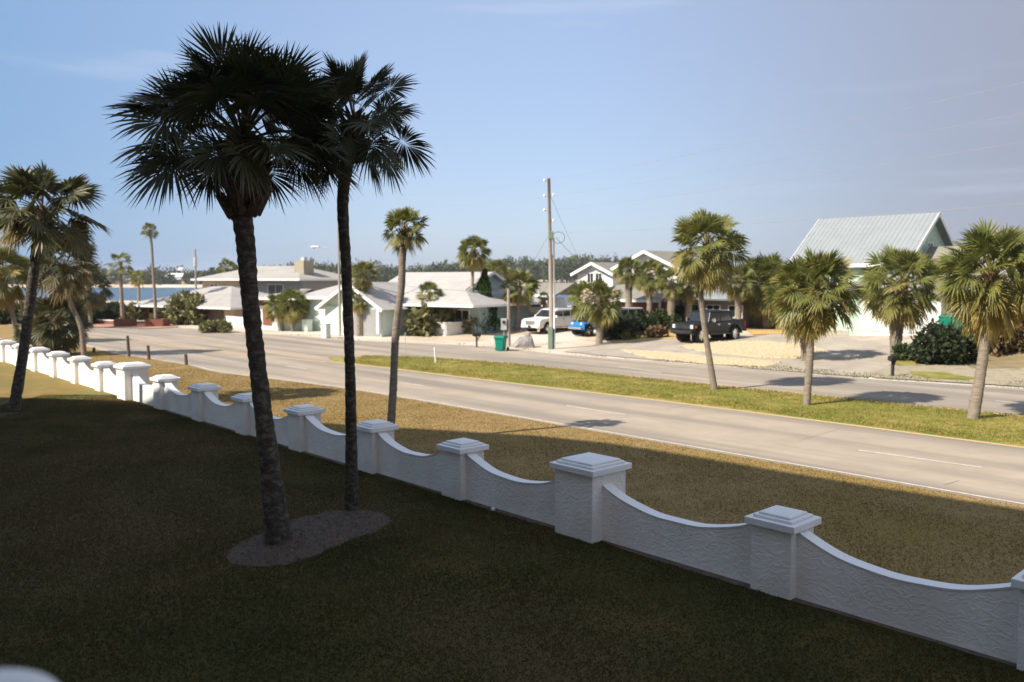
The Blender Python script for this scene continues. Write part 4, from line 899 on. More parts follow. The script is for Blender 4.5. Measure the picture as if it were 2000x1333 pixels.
MB().add([(-xb - .05, xb, zb - .1), (-xb - .05, Dp - xb, zb - .1), (-xb - .05, Dp / 2, zr - .12), (-xb - .15, xb, zb - .1), (-xb - .15, Dp - xb, zb - .1), (-xb - .15, Dp / 2, zr - .12)], [(0, 1, 2), (3, 5, 4), (0, 3, 4, 1), (1, 4, 5, 2), (2, 5, 3, 0)], M_bluewall).build("gable_wall", h4)
for q in range(4): win(h4, -3 - q * 3.0, 1.35, 1.4, .8, 2.6)
# front gable projecting towards the road
gA, gB = g4(611), g4(737); Yg = 64
yg = -3.0; Og = Vector((O.x - math.sin(AL) * yg, O.y + math.cos(AL) * yg, 0)); gA = setcol(616, Og, AL); gB = setcol(738, Og, AL)
zga = P(672, 552, 65).z - O.z; zge = P(735, 600, 64).z - O.z
wallbox(h4, gA + .5, gB - .1, yg + .6, 3.0, 0, zge, M_mintp); 
gable(h4, gA + .5, gB - .1, yg + .6, Dp / 2 - 1, zge, zga, M_whiteroof, M_mintp, 'y', .6, fascia=M_white)
wallbox(h4, gB - 3.6, gB - .35, yg + .55, yg + .59, 0, zge - .35, M_greyw, name="porch_shade_panel", label="grey panel in place of the shaded open porch")  # solid grey sheet on the wall, drawn for the shade inside the porch
for q in (gB - .2, gB - 3.7): MB().box((q, yg + .3, zge / 2 - .1), (.28, .28, zge - .1), M_white).build("porch_post", h4)
win(h4, gA + 3.2, 1.2, 1.2, 1.0, yg + .6)
# left wing roof
lx0 = setcol(592, O, AL) - .5; r = MB(); zl = P(600, 584, 68).z - O.z; zl2 = P(640, 557, 73).z - O.z
r.slab([(lx0, -.6, zl), (gA + 4.5, -.6, zl), (gA + 4.5, 4.2, zl2), (lx0 + 1.0, 4.2, zl2)], .14, M_whiteroof); r.build("wing_roof", h4)
wallbox(h4, lx0 + .6, gA + .45, .1, 6, 0, zl - .1, M_mintp, name="wing_wall")
MB().box(((lx0 + gA + .5) / 2, -.64, zl - .08), (gA + .5 - lx0, .05, .24), M_white).build("wing_fascia", h4)

# -- low middle building between them (white flat-hipped carport roof)
O = P(560, 600, 76); O.z = .4; h3 = empty("carport_house", O, "low white-roofed house with a dark red doorway behind the thick dark trunk", "house", rz=AL)
x0, x1 = setcol(487, O, AL), setcol(575, O, AL); z3 = P(520, 583, 76).z - O.z; z3r = P(530, 565, 80).z - O.z
wallbox(h3, x0 + .5, x1 - .5, .5, 8, 0, z3, M_white); hip(h3, x0, x1, 0, 8.5, z3, z3r, M_lightroof, .4)
door(h3, x0 + 1.9, 0, 1.2, 2.0, .5, M_brick); wallbox(h3, x0 + .8, x0 + 3.2, .44, .47, z3 - .75, z3 - .3, M_brick, name="header_panel"); win(h3, x1 - 2.4, 1.4, 1.6, 1.0, .5)

# -- two-storey grey house behind with a chimney
O = P(500, 600, 98); O.z = .2; h2 = empty("chimney_house", O, "two-storey beige and grey house with a wide pale roof and a square stone chimney", "house", rz=AL + .1)
a_ = AL + .1; x0, x1 = setcol(404, O, a_), setcol(592, O, a_); z2 = P(540, 546, 98).z - O.z; z2r = P(540, 520, 103).z - O.z
wallbox(h2, x0, setcol(494, O, a_), -.6, 9, 0, z2, M_tan, label="beige corner block"); wallbox(h2, setcol(494, O, a_) + .003, x1, 0, 9, 0, z2, M_greyw)
hip(h2, x0, x1, -.6, 9, z2 + .02, z2r, M_lightroof, .9, ins=5.2)
cx = setcol(597, O, a_) - 1.9; zc2 = P(597, 510, 98).z - O.z
c_ = MB().box((cx, 2.0, zc2 / 2), (1.4, 1.7, zc2), M_chim).build("chimney", h2, label="square beige chimney"); MB().box((cx, 2.0, zc2 + .2), (.5, .5, .4), M_metalw).build("flue_cap", c_)
win(h2, x0 + 2, z2 - 1.2, 1.2, 1.2, -.6); win(h2, x1 - 4, z2 - 1.2, 2.2, 1.2, 0)

# -- low tan house at the left
O = P(256, 620, 92); O.z = .25; h1 = empty("tan_ranch_house", O, "low tan house with a wide light hipped roof by the brick terrace", "house", rz=AL)
x1 = setcol(452, O, AL); z1 = P(300, 598, 88).z - O.z; z1r = P(360, 559, 95).z - O.z
wallbox(h1, .6, x1 - .5, .8, 10.5, 0, z1, M_tan); hip(h1, 0, x1, 0, 11, z1, z1r, M_lightroof, .6, ins=7.5)
wallbox(h1, x1 - 7.5, x1 - 2.2, .7, .78, 0, z1 - .25, M_woodd, name="carport_shade_panel", label="dark panel in place of the shaded open carport")  # dark sheet on the wall stands in for the carport's inner shade
door(h1, 8.2, 0, 2.0, 2.0, .8, M_white, "garage_door", 4); win(h1, 3, 1.3, 1.6, 1.1, .8); win(h1, 5.6, 1.3, 1.2, 1.1, .8); MB().box((.4, .3, z1 / 2), (.22, .22, z1), M_white).build("porch_post", h1)

# -- low yard walls
GYW = "low painted yard walls"
def lowwall(label, pts, h, m=M_mintp, th=.2, name="yard_wall", cap=True, cat="wall"):
    p = [at(*q) for q in pts]; o = empty(name, p[0], label, cat, GYW)
    b = MB(); c = MB()
    for a, q in zip(p, p[1:]):
        d = (q - a); L = math.hypot(d.x, d.y); an = math.atan2(d.y, d.x); mid = (a + q) / 2 - p[0]
        b.box((mid.x, mid.y, h / 2 - .2), (L, th, h + .4), m, an); c.box((mid.x, mid.y, h + .04), (L + .1, th + .08, .07), M_white, an)
    b.build("wall_body", o)
    if cap: c.build("wall_cap", o)
    return o
lowwall("low pale mint wall left of the thick dark trunk", [(444, 638), (478, 642)], .95)
lowwall("low white wall behind the three short palms", [(528, 642), (545, 647), (600, 646)], .95)
lowwall("mint wall panel in front of the porch house, left of the small-crowned palm", [(716, 650), (770, 656)], 1.05)
lowwall("long pale wall behind the big clump of fronds", [(790, 652), (870, 657), (938, 648), (985, 640)], 1.0, M_white)
lowwall("white wall section with a raised end by the wooden meter pole", [(932, 640), (976, 636)], 1.6, M_white)
lowwall("low pale wall under the blue-green gable, right end", [(985, 641), (1000, 640)], 1.3, M_mintp)
lowwall("low red brick kerb wall on the terrace", [(190, 633), (245, 636), (345, 634)], .4, M_brick, .3)
for px, s_, lab in ((245, 1.0, "red brick planter at the foot of the slim fan palm"), (308, 1.1, "red brick planter at the foot of the tallest thin palm")):
    b = at(px, 638); o = empty("brick_planter", b, lab, "planter", "brick planters"); 
    q = MB()
    for sx, sy, dx, dy in ((0, -.7, 1.6, .2), (0, .7, 1.6, .2), (-.7, 0, .2, 1.2), (.7, 0, .2, 1.2)): q.box((sx * s_, sy * s_, .3), (dx * s_, dy * s_, .9), M_brick)
    q.build("planter_box", o); MB().box((0, 0, .55), (1.2, 1.2, .1), M_brown).build("soil", o)
# fences
def fence(label, a, b, h, m, gap, w, name, cat="fence"):
    A, B = at(*a), at(*b); o = empty(name, A, label, cat); d = B - A; L = math.hypot(d.x, d.y); an = math.atan2(d.y, d.x); n = int(L / gap); q = MB(); 
    for i in range(n): t = (i + .5) / n; q.box((d.x * t, d.y * t, h / 2 + d.z * t), (w, .03, h), m, an)
    q.build("pickets", o); r_ = MB()
    for z in (.25, .8): r_.box((d.x / 2, d.y / 2, h * z + d.z / 2), (L, .05, .09), m, an)
    r_.build("rails", o); 
    for i in range(int(L / 2.4) + 1): t = min(1, i * 2.4 / L); MB().box((d.x * t, d.y * t, h / 2 + .05), (.11, .11, h + .1), m, an).build("post", o)
    return o
fence("weathered wooden board fence behind the broad palms", (1466, 641), (1560, 645), 1.8, M_wood, .16, .145, "wooden_fence")
fence("white picket fence left of the garage", (1595, 644), (1660, 646), 1.0, M_white, .16, .08, "picket_fence")
fence("dull grey board fence on the bank at the right", (1850, 652), (1985, 640), 1.9, M_wood, .16, .145, "wooden_fence")

# ------------------------------------------------------------------ poles, wires, street things
pb_ = at(1078, 682); up = empty("utility_pole", pb_, "tall wooden utility pole with insulators and a bright metal conduit", "utility pole")
Yp = pb_.y; topp = P(1072, 349, Yp) - pb_
MB().tube([(0, 0, -.3), topp * .5, topp], [.15, .125, .10], M_wood, n=12).build("pole", up, smooth=True)
cz = (P(1077, 465, Yp) - pb_)
MB().tube([(.17, -.1, 0), (cz.x + .15, -.08, cz.z)], .06, M_metalw).build("conduit", up, smooth=True)
MB().box((-.12, -.14, .75), (.3, .22, 1.5), M_greenbox).build("meter_box", up, bevel=.02)
for py, s_ in ((353, -1), (383, -1), (411, -1), (382, 1), (432, 1)):
    q = P(1072, py, Yp) - pb_; b = MB(); b.tube([(q.x, 0, q.z - .05), (q.x + s_ * .28, 0, q.z)], .03, M_metalw, n=6); b.tube([(q.x + s_ * .28, 0, q.z - .1), (q.x + s_ * .3, 0, q.z + .02), (q.x + s_ * .3, 0, q.z + .12)], [.05, .085, .03], M_white, n=8); b.build("insulator", up)
q = P(1076, 460, Yp) - pb_; MB().box((q.x, -.12, q.z), (.34, .24, .5), M_greenbox).build("cable_box", up, bevel=.03)
rg = MB(); rg.tube([(q.x + .5 + .42 * math.cos(a), 0, q.z - .15 + .38 * math.sin(a)) for a in np.linspace(0, 6.283, 17)], .018, M_wired, n=5); rg.build("cable_loop", up)
# lamp pole on the left
lb = at(664, 657); lp = empty("street_lamp_pole", lb, "tall grey pole with a curved-arm street lamp behind the slender dark palm", "street lamp")
tp = P(660, 372, lb.y) - lb
MB().tube([(0, 0, -.2), tp * .5, tp], [.12, .085, .05], M_wood, n=10).build("pole", lp, smooth=True)
h0 = P(662, 497, lb.y) - lb; h1_ = P(640, 486, lb.y) - lb; h2_ = P(622, 482, lb.y) - lb
MB().tube([h0, h1_, h2_], [.04, .035, .03], M_metalw, n=6).build("arm", lp)
hd = MB(); hd.box((h2_.x - .25, 0, h2_.z), (.75, .28, .16), M_metalw, top=(.8, .6)); o = hd.build("lamp_head", lp, bevel=.04); MB().tube([(h2_.x - .35, 0, h2_.z - .07), (h2_.x - .35, 0, h2_.z - .17)], [.13, .07], M_lens, n=10).build("lens", o)
# distant pole left, meter pole
b = at(384, 622); po = empty("utility_pole", b, "thin distant utility pole behind the low tan house", "utility pole"); t_ = P(381, 487, b.y) - b
MB().tube([(0, 0, -.2), t_], [.14, .10], M_wood).build("pole", po); MB().tube([(t_.x, 0, t_.z - 1.9), (t_.x, 0, t_.z - .9)], [.22, .22], M_metalw).build("transformer", po)
b = at(994, 677); po = empty("meter_pole", b, "short weathered wooden post with an electric meter beside the green bin", "meter post"); t_ = P(993, 565, b.y) - b
MB().tube([(0, 0, -.2), t_], [.13, .10], M_wood).build("pole", po); MB().box((-.35, -.1, 1.55), (.4, .2, .8), M_metalw).build("meter_box", po, bevel=.02); MB().tube([(-.35, -.2, 1.7), (-.35, -.28, 1.7)], .12, M_dark).build("meter_dial", po)
MB().box((-.35, 0, .6), (.06, .06, 1.2), M_metalw).build("support", po)
# wires
def wire(label, A, B, sag, m=M_wire, r=.006, name="power_line"):
    pts = [A.lerp(B, t) - Vector((0, 0, 4 * sag * t * (1 - t))) - A for t in np.linspace(0, 1, 25)]
    b = MB().tube(pts, r, m, n=5); o = b.build(name, loc=A); return setp(o, label, "power line", "overhead wires")
for py, py2, lab in ((352, 140, "topmost overhead wire rising to the upper right corner"), (384, 200, "second overhead wire from the top, right of the utility pole"), (411, 257, "third overhead wire from the top, right of the utility pole"), (455, 377, "lowest overhead wire right of the utility pole, just above the metal roof")):
    A = P(1072, py, Yp); B = P(2000, py2, 25); C = A + (B - A) * 1.5; wire(lab, A, C, .35)
for py, py2, lab in ((352, 376, "topmost overhead wire left of the utility pole"), (384, 396, "middle overhead wire left of the utility pole"), (455, 452, "lowest overhead wire left of the utility pole")):
    wire(lab, P(1072, py, Yp), P(660, py2, lb.y), .5, r=.005)
A2 = P(1072, 352, Yp); B2 = P(2000, 140, 25); e_ = A2 + (B2 - A2) * 1.5
po2 = empty("utility_pole", (e_.x, e_.y, 0), "utility pole carrying the overhead wires beyond the right edge", "utility pole"); MB().tube([(0, 0, -.2), (0, 0, e_.z + .3)], [.15, .1], M_wood).build("pole", po2)
wire("black service cable sloping from the utility pole towards the left white gable", P(1086, 464, Yp), P(1140, 511, 75), .2, M_wired, .014)
wire("thin black cable falling steeply beside the utility pole towards the white house", P(1074, 380, Yp), P(1132, 508, 75), .1, M_wired, .009)
wire("thin cable sloping down to the left of the utility pole", P(1070, 462, Yp), P(1035, 520, 74), .1, M_wired, .009)
wire("service cable crossing in front of the long white roof", P(664, 540, lb.y), P(993, 572, at(994, 677).y), .25, M_wired, .010)
wire("grey cable in front of the right-hand yards", P(1300, 548, 60), P(1620, 560, 58), .1, M_wired, .010)

def simple(name, label, cat, px, parts, group=None, rz=0):
    o = empty(name, at(*px), label, cat, group, rz)
    for nm, b, kw in parts: b.build(nm, o, **kw)
    return o
# wheeled bin
b = MB(); b.box((0, 0, .5), (.50, .56, .86), M_green); 
for i in (4, 5, 6, 7): v = b.v[i]; b.v[i] = (v[0] * 1.28, v[1] * 1.25, v[2])
simple("wheelie_bin", "green wheeled rubbish bin standing at the kerb", "bin", (978, 686), [
    ("bin_body", b, {"bevel": .03}), ("rim", MB().box((0, 0, .88), (.72, .78, .13), M_green), {"bevel": .02}), ("lid", MB().box((0, .02, .98), (.74, .8, .07), M_greendk, top=(.85, .85)), {"bevel": .02}),
    ("wheel", MB().tube([(.36, .26, .13), (.44, .26, .13)], .14, M_black, n=14), {}), ("wheel", MB().tube([(-.36, .26, .13), (-.44, .26, .13)], .14, M_black, n=14), {}), ("handle", MB().tube([(-.25, .44, .93), (.25, .44, .93)], .025, M_greendk), {})], "green bins", -.35)
for px, lab in ((1845, "green bin beside the garage behind the near-black bush, left one"), (1871, "green bin beside the garage behind the near-black bush, right one")):
    b = MB(); b.box((0, 0, .6), (.62, .68, 1.1), M_green)
    for i in (4, 5, 6, 7): v = b.v[i]; b.v[i] = (v[0] * 1.22, v[1] * 1.22, v[2])
    simple("wheelie_bin", lab, "bin", (px, 655), [("bin_body", b, {"bevel": .03}), ("lid", MB().box((0, 0, 1.22), (.86, .92, .12), M_greendk, top=(.85, .85)), {"bevel": .02}), ("wheel", MB().tube([(.35, .3, .13), (.43, .3, .13)], .14, M_black, n=12), {})], "green bins", -.5)
# boulder: a split block with a nearly upright right face
rk = at(1026, 679); rb_ = MB(); rng = np.random.default_rng(5)
prf = [(-.80, 0), (-.78, .25), (-.62, .52), (-.35, .72), (-.05, .80), (.0, .98), (.22, 1.02), (.42, .80), (.55, .40), (.62, 0)]
V = []; F = []; nY = 7
for j in range(nY):
    v = j / (nY - 1) * 2 - 1; sc_ = (1 - .55 * abs(v) ** 2.2)
    for x, z in prf: V.append((x * (.75 + .3 * sc_) + rng.uniform(-.03, .03), v * .5 + rng.uniform(-.03, .03), z * sc_ + rng.uniform(-.03, .03) - .03))
m_ = len(prf)
for j in range(nY - 1):
    for i in range(m_ - 1): F.append((j * m_ + i, j * m_ + i + 1, (j + 1) * m_ + i + 1, (j + 1) * m_ + i))
F += [tuple(range(m_ - 1, -1, -1)), tuple(range((nY - 1) * m_, nY * m_))]
o = rb_.add(V, F, M_rock).build("boulder", loc=rk, bevel=.03); setp(o, "grey split boulder at the kerb beside the utility pole", "boulder")
# mailboxes
def mailbox(label, px, hpx, rz, m):
    b = at(*px); H = hpx * b.y / FPX; o = empty("mailbox", b, label, "mailbox", "mailboxes", rz)
    MB().box((0, 0, H * .36), (.11, .11, H * .74), m).build("post", o)
    q = MB(); n = 8; pr = [(-.11, 0), (.11, 0), (.11, .13)] + [(.11 * math.cos(a), .13 + .11 * math.sin(a)) for a in np.linspace(.3, math.pi - .3, 7)] + [(-.11, .13)]
    V = [(-.28, y, z) for y, z in pr] + [(.28, y, z) for y, z in pr]; n = len(pr)
    q.add([(x, y, z + H * .74) for x, y, z in V], [tuple(reversed(range(n))), tuple(range(n, 2 * n))] + [(i, (i + 1) % n, n + (i + 1) % n, n + i) for i in range(n)], M_black)
    q.build("box", o); MB().box((.0, 0, H * .72), (.4, .13, .04), m).build("bracket", o); MB().tube([(0, 0, H * .4), (.24, 0, H * .72)], .035, m, n=6).build("brace", o)
mailbox("dark mailbox on a slanting bracket post, left of the green bin", (931, 679), 30, .3, M_woodd)
mailbox("black mailbox on a thick post at the foot of the stout palm", (1743, 737), 44, .6, M_black)
# white delineator, sign post, cabinet, ground posts
o = MB().tube([(.06, 0, 0), (0, 0, .9), (-.02, 0, .93)], [.045, .045, .02], M_white, n=8).build("marker_post", loc=at(849, 712)); setp(o, "white leaning marker post on the grass median", "post")
o = MB().tube([(0, 0, 0), (.0, 0, P(792, 650, G0(792, 699).y).z)], .022, M_metalw, n=6).build("sign_post", loc=G0(792, 699)); setp(o, "thin grey metal stake on the grass median", "post")
simple("utility_cabinet", "pale mint utility box standing alone at the kerb", "utility box", (637, 661), [("cabinet", MB().box((0, 0, .55), (.55, .5, 1.1), M_palebox), {"bevel": .02}), ("lid", MB().box((0, 0, 1.13), (.6, .55, .06), M_palebox), {})], None, AL)
simple("utility_cabinet", "pale mint box at the end of the low white wall", "utility box", (600, 648), [("cabinet", MB().box((0, 0, .5), (.7, .6, 1.0), M_palebox), {"bevel": .02}), ("lid", MB().box((0, 0, 1.03), (.76, .66, .06), M_palebox), {})], None, AL)
for (px, py, hp, lab) in ((252, 697, 41, "tallest of the wooden stakes along the left road edge"), (291, 703, 28, "middle wooden stake along the left road edge"), (364, 713, 21, "wooden stake nearest the thick dark trunk"), (184, 689, 10, "short wooden stump by the left road edge")):
    b = G0(px, py); b.z = 0; H = hp * b.y / FPX; q = MB().tube([(0, 0, -.05), (-.02 * H, 0, H * .5), (-.04 * H, 0, H)], [.10, .095, .085], M_woodd, n=8)
    o = q.build("wooden_post", loc=b, smooth=False, bevel=.01); setp(o, lab, "post", "wooden stakes by the road")
o = MB().tube([(0, 0, -.02), (0, 0, .05), (0, 0, .07)], [.04, .045, .02], M_cap, n=8).build("golf_ball", loc=G0(963, 998)); setp(o, "small white ball lying on the shaded lawn near the wall", "ball")

# ------------------------------------------------------------------ vehicles (local frame: nose towards -X, wheels at y = +-)
def wheel(parent, x, y, r, w, rim, spokes=6, spare=False):
    s = 1 if y > 0 else -1; n = 24
    o = empty_part("wheel", (x, y, r), parent)
    b = MB(); prof = [(-w / 2, r * .70), (-w / 2, r * .93), (-w / 2 + .03, r), (w / 2 - .03, r), (w / 2, r * .93), (w / 2, r * .70)]; V = []; F = []
    for k in range(n):
        a = 2 * math.pi * k / n
        for yy, rr in prof: V.append((rr * math.cos(a), yy, rr * math.sin(a)))
    for k in range(n):
        for i in range(6): F.append((k * 6 + i, k * 6 + (i + 1) % 6, ((k + 1) % n) * 6 + (i + 1) % 6, ((k + 1) % n) * 6 + i))
    b.add(V, F, M_black).build("tyre", o, smooth=False)
    q = MB(); q.tube([(0, -s * w * .05, 0), (0, s * w * .02, 0)], r * .69, M_black, n=20)
    for k in range(spokes):
        a = 2 * math.pi * k / spokes; c, d = math.cos(a), math.sin(a); t0 = .09 * r; t1 = .14 * r; yo = s * w * .36; yi = s * w * .22
        for yy in (yi,):
            q.add([(c * r * .12 - d * t0, yy + s * .03, d * r * .12 + c * t0), (c * r * .12 + d * t0, yy + s * .03, d * r * .12 - c * t0), (c * r * .68 + d * t1, yy, d * r * .68 - c * t1), (c * r * .68 - d * t1, yy, d * r * .68 + c * t1),
                   (c * r * .12 - d * t0, yy - s * .05, d * r * .12 + c * t0), (c * r * .12 + d * t0, yy - s * .05, d * r * .12 - c * t0), (c * r * .68 + d * t1, yy - s * .05, d * r * .68 - c * t1), (c * r * .68 - d * t1, yy - s * .05, d * r * .68 + c * t1)],
                  [(0, 1, 2, 3), (7, 6, 5, 4), (0, 4, 5, 1), (1, 5, 6, 2), (2, 6, 7, 3), (3, 7, 4, 0)], rim)
    q.tube([(0, s * w * .2, 0), (0, s * w * .34, 0)], [r * .17, r * .13], rim, n=12)
    V = []; F = []
    for k in range(n):
        a = 2 * math.pi * k / n
        for yy, rr in ((s * w * .1, r * .64), (s * w * .42, r * .66), (s * w * .42, r * .72), (s * w * .1, r * .72)): V.append((rr * math.cos(a), yy, rr * math.sin(a)))
    for k in range(n):
        for i in range(4): F.append((k * 4 + i, k * 4 + (i + 1) % 4, ((k + 1) % n) * 4 + (i + 1) % 4, ((k + 1) % n) * 4 + i))
    q.add(V, F, rim); q.build("rim", o); return o
def empty_part(name, loc, parent):
    o = bpy.data.objects.new(name, None); o.location = loc; o.empty_display_size = .1; link(o, parent); return o
def arch(cx, cz, r, n=9, x_first=-1):      # wheel-arch points from front to rear, over the top
    return [(cx - r * math.cos(a), cz + r * math.sin(a)) for a in np.linspace(0.05, math.pi - .05, n)]
def vehicle(name, label, loc, rz, body, cab, zt, W_, paint, wheels, rw, ww, rim, glass, extra, cat, spokes=6, cabtop=.16, bodytop=.04, zb=.8):
    o = empty(name, loc, label, cat, rz=rz); h = W_ / 2
    bd = MB().side(body, -h, h, paint, bodytop, zb).build("body", o, bevel=.05)
    cb = MB().side(cab, -h + .06, h - .06, paint, cabtop, zt).build("cabin", o, bevel=.05)
    for side in (-1, 1):
        for poly in glass:
            g = MB(); pts = []
            for (x, z) in poly: y = (h - .06 - cabtop * max(0, z - zt)) * side; pts.append((x, y + side * .006, z))
            pin = [(x, y - side * .02, z) for x, y, z in pts]; n = len(pts)
            fs = [tuple(range(n)), tuple(reversed(range(n, 2 * n)))] + [((i + 1) % n, i, n + i, n + (i + 1) % n) for i in range(n)]
            g.add(pts + pin, fs, M_dark).build("side_window", o)
        for x in wheels:
            wheel(o, x, side * (h - ww * .42), rw, ww, rim, spokes)
            m_ = MB(); pr = arch(x, rw, rw * 1.17, 13); V = []; F = []
            for i, (a, z) in enumerate(pr): V += [(a, side * (h - .42), z), (a, side * (h + .004), z)]
            for i in range(len(pr) - 1): F.append((2 * i, 2 * i + 1, 2 * i + 3, 2 * i + 2))
            m_.add(V, F, M_black); m_.box((x, side * (h - .45), rw * 1.0), (rw * 2.2, .04, rw * 1.9), M_black); m_.build("wheel_well", o)
    for nm, b, kw in extra: b.build(nm, o, **kw)
    return o
def windshield(x0, z0, x1, z1, h, m=M_dark, t=0):
    b = MB(); return b.slab([(x0, -h, z0), (x0, h, z0), (x1, h - t, z1), (x1, -h + t, z1)], .02, m)
def yawat(px, py, dx, dy): return at(px, py), math.atan2(dy, dx)

# white SUV
loc = (at(1058, 651) + at(1106, 646)) / 2; loc = at(1078, 648); rz = math.radians(46)   # nose towards -X rotated: faces left and the camera
rw = .41; wb = 3.3; fx, rx_ = -1.65, 1.65
body = [(-2.62, .42), (-2.66, .62), (-2.60, .98), (-2.40, 1.10), (-1.25, 1.20), (2.75, 1.22), (2.82, 1.0), (2.82, .45), (2.70, .36)] + list(reversed(arch(rx_, rw, rw * 1.17))) + list(reversed(arch(fx, rw, rw * 1.17))) + [(-2.5, .34)]
cab = [(-1.30, 1.15), (-.45, 1.80), (-.2, 1.87), (2.25, 1.87), (2.55, 1.78), (2.80, 1.15)]
ex = [("windscreen", windshield(-1.20, 1.26, -.50, 1.79, .80, t=.08), {}), ("grille", MB().box((-2.655, 0, .80), (.05, 1.0, .34), M_chrome), {"bevel": .01}),
      ("headlight", MB().box((-2.56, .78, .88), (.16, .30, .30), M_lens, top=(.7, .9)), {"bevel": .02}), ("headlight", MB().box((-2.56, -.78, .88), (.16, .30, .30), M_lens, top=(.7, .9)), {"bevel": .02}),
      ("bumper", MB().box((-2.66, 0, .50), (.16, 1.9, .22), M_carw), {"bevel": .04}), ("air_intake", MB().box((-2.70, 0, .38), (.08, 1.3, .12), M_black), {}),
      ("mirror", MB().box((-.72, -1.12, 1.27), (.16, .22, .2), M_carw), {"bevel": .03}), ("mirror", MB().box((-.72, 1.12, 1.27), (.16, .22, .2), M_carw), {"bevel": .03}),
      ("roof_rack", MB().tube([(-.1, -.72, 1.92), (2.2, -.72, 1.92)], .025, M_chrome, n=6).tube([(-.1, .72, 1.92), (2.2, .72, 1.92)], .025, M_chrome, n=6), {}),
      ("running_board", MB().box((0, -1.0, .36), (2.3, .16, .06), M_chrome), {}), ("door_handle", MB().box((.25, -1.02, 1.08), (.18, .03, .04), M_chrome).box((1.3, -1.02, 1.08), (.18, .03, .04), M_chrome), {}),
      ("door_seam", MB().box((-.72, -1.008, .85), (.012, .012, .7), M_black).box((.42, -1.008, .85), (.012, .012, .7), M_black).box((1.38, -1.006, 1.0), (.012, .012, .4), M_black), {}),
      ("number_plate", MB().box((-2.75, 0, .52), (.02, .32, .16), M_dark), {})]
vehicle("parked_suv", "long white SUV parked nose to the road on the sandy drive", loc, rz, body, cab, 1.2, 2.02, M_carw, (fx, rx_), rw, .26, M_chrome,
        [[(-1.0, 1.26), (-.52, 1.68), (.30, 1.72), (.30, 1.27)], [(.38, 1.27), (.38, 1.72), (1.25, 1.73), (1.25, 1.28)], [(1.36, 1.28), (1.36, 1.73), (2.30, 1.72), (2.55, 1.30)]], ex, "SUV", spokes=9)
# black pickup truck
loc = at(1383, 667); rz = math.radians(36); rw = .45; fx, rx_ = -1.68, 1.66
body = [(-2.42, .62), (-2.50, .80), (-2.46, 1.10), (-2.32, 1.18), (-1.15, 1.24), (1.2, 1.25), (2.62, 1.27), (2.68, 1.0), (2.66, .66), (2.3, .58)] + list(reversed(arch(rx_, rw, rw * 1.2))) + [(rx_ - rw * 1.3, .50), (fx + rw * 1.3, .50)] + list(reversed(arch(fx, rw, rw * 1.2))) + [(-2.32, .56)]
cab = [(-1.02, 1.2), (-.78, 1.80), (-.66, 1.90), (1.18, 1.91), (1.40, 1.82), (1.52, 1.2)]
ex = [("windscreen", windshield(-1.0, 1.27, -.79, 1.80, .78, t=.06), {}), ("grille", MB().box((-2.50, 0, .96), (.05, 1.3, .26), M_rimd), {"bevel": .01}),
      ("headlight", MB().box((-2.47, .78, .98), (.1, .24, .24), M_lens), {"bevel": .02}), ("headlight", MB().box((-2.47, -.78, .98), (.1, .24, .24), M_lens), {"bevel": .02}),
      ("side_light", MB().box((-2.28, -.965, .98), (.16, .03, .14), M_amber), {}), ("tail_light", MB().box((2.62, -.90, 1.06), (.12, .14, .26), M_red), {}), ("tail_light", MB().box((2.62, .90, 1.06), (.12, .14, .26), M_red), {}),
      ("bumper", MB().box((-2.58, 0, .66), (.2, 1.84, .22), M_black), {"bevel": .04}), ("rear_bumper", MB().box((2.78, 0, .68), (.2, 1.8, .2), M_black), {"bevel": .03}), ("tow_hitch", MB().box((2.95, 0, .58), (.25, .1, .1), M_black), {}),
      ("mirror", MB().box((-.72, -1.08, 1.34), (.14, .2, .22), M_chrome), {"bevel": .03}), ("mirror", MB().box((-.72, 1.08, 1.34), (.14, .2, .22), M_carb), {"bevel": .03}),
      ("fender_flare", MB(), {}), ("cargo_cover", MB().box((2.05, 0, 1.29), (1.15, 1.7, .06), M_carb, top=(.96, .94)), {"bevel": .02}), ("sunroof_fairing", MB().box((.3, 0, 1.94), (.9, 1.0, .06), M_carb, top=(.7, .8)), {"bevel": .02}),
      ("running_board", MB().box((0, -1.0, .5), (2.0, .16, .06), M_rimd), {}), ("door_handle", MB().box((-.1, -.97, 1.08), (.18, .04, .05), M_chrome).box((.95, -.97, 1.08), (.18, .04, .05), M_chrome), {})]
ex = [e for e in ex if e[0] != "fender_flare"]
for x in (fx, rx_):
    for sd in (-1, 1):
        b = MB(); pr = arch(x, rw, rw * 1.2, 11); pr2 = arch(x, rw, rw * 1.42, 11); V = []; F = []
        for (a, z), (c, d) in zip(pr, pr2): V += [(a, sd * .94, z), (a, sd * 1.04, z), (c, sd * 1.01, d), (c, sd * .94, d)]
        for i in range(10):
            for k in range(4): F.append((4 * i + k, 4 * i + (k + 1) % 4, 4 * i + 4 + (k + 1) % 4, 4 * i + 4 + k))
        ex.append(("fender_flare", b.add(V, F, M_carb), {}))
vehicle("pickup_truck", "black four-door off-road pickup with chrome spoked wheels parked on the drive", loc, rz, body, cab, 1.25, 1.90, M_carb, (fx, rx_), rw, .28, M_chrome,
        [[(-.86, 1.30), (-.70, 1.74), (.14, 1.76), (.14, 1.30)], [(.24, 1.30), (.24, 1.76), (1.10, 1.76), (1.32, 1.31)]], ex, "pickup truck", spokes=8, cabtop=.14).scale = (1.04, 1.04, 1.12)
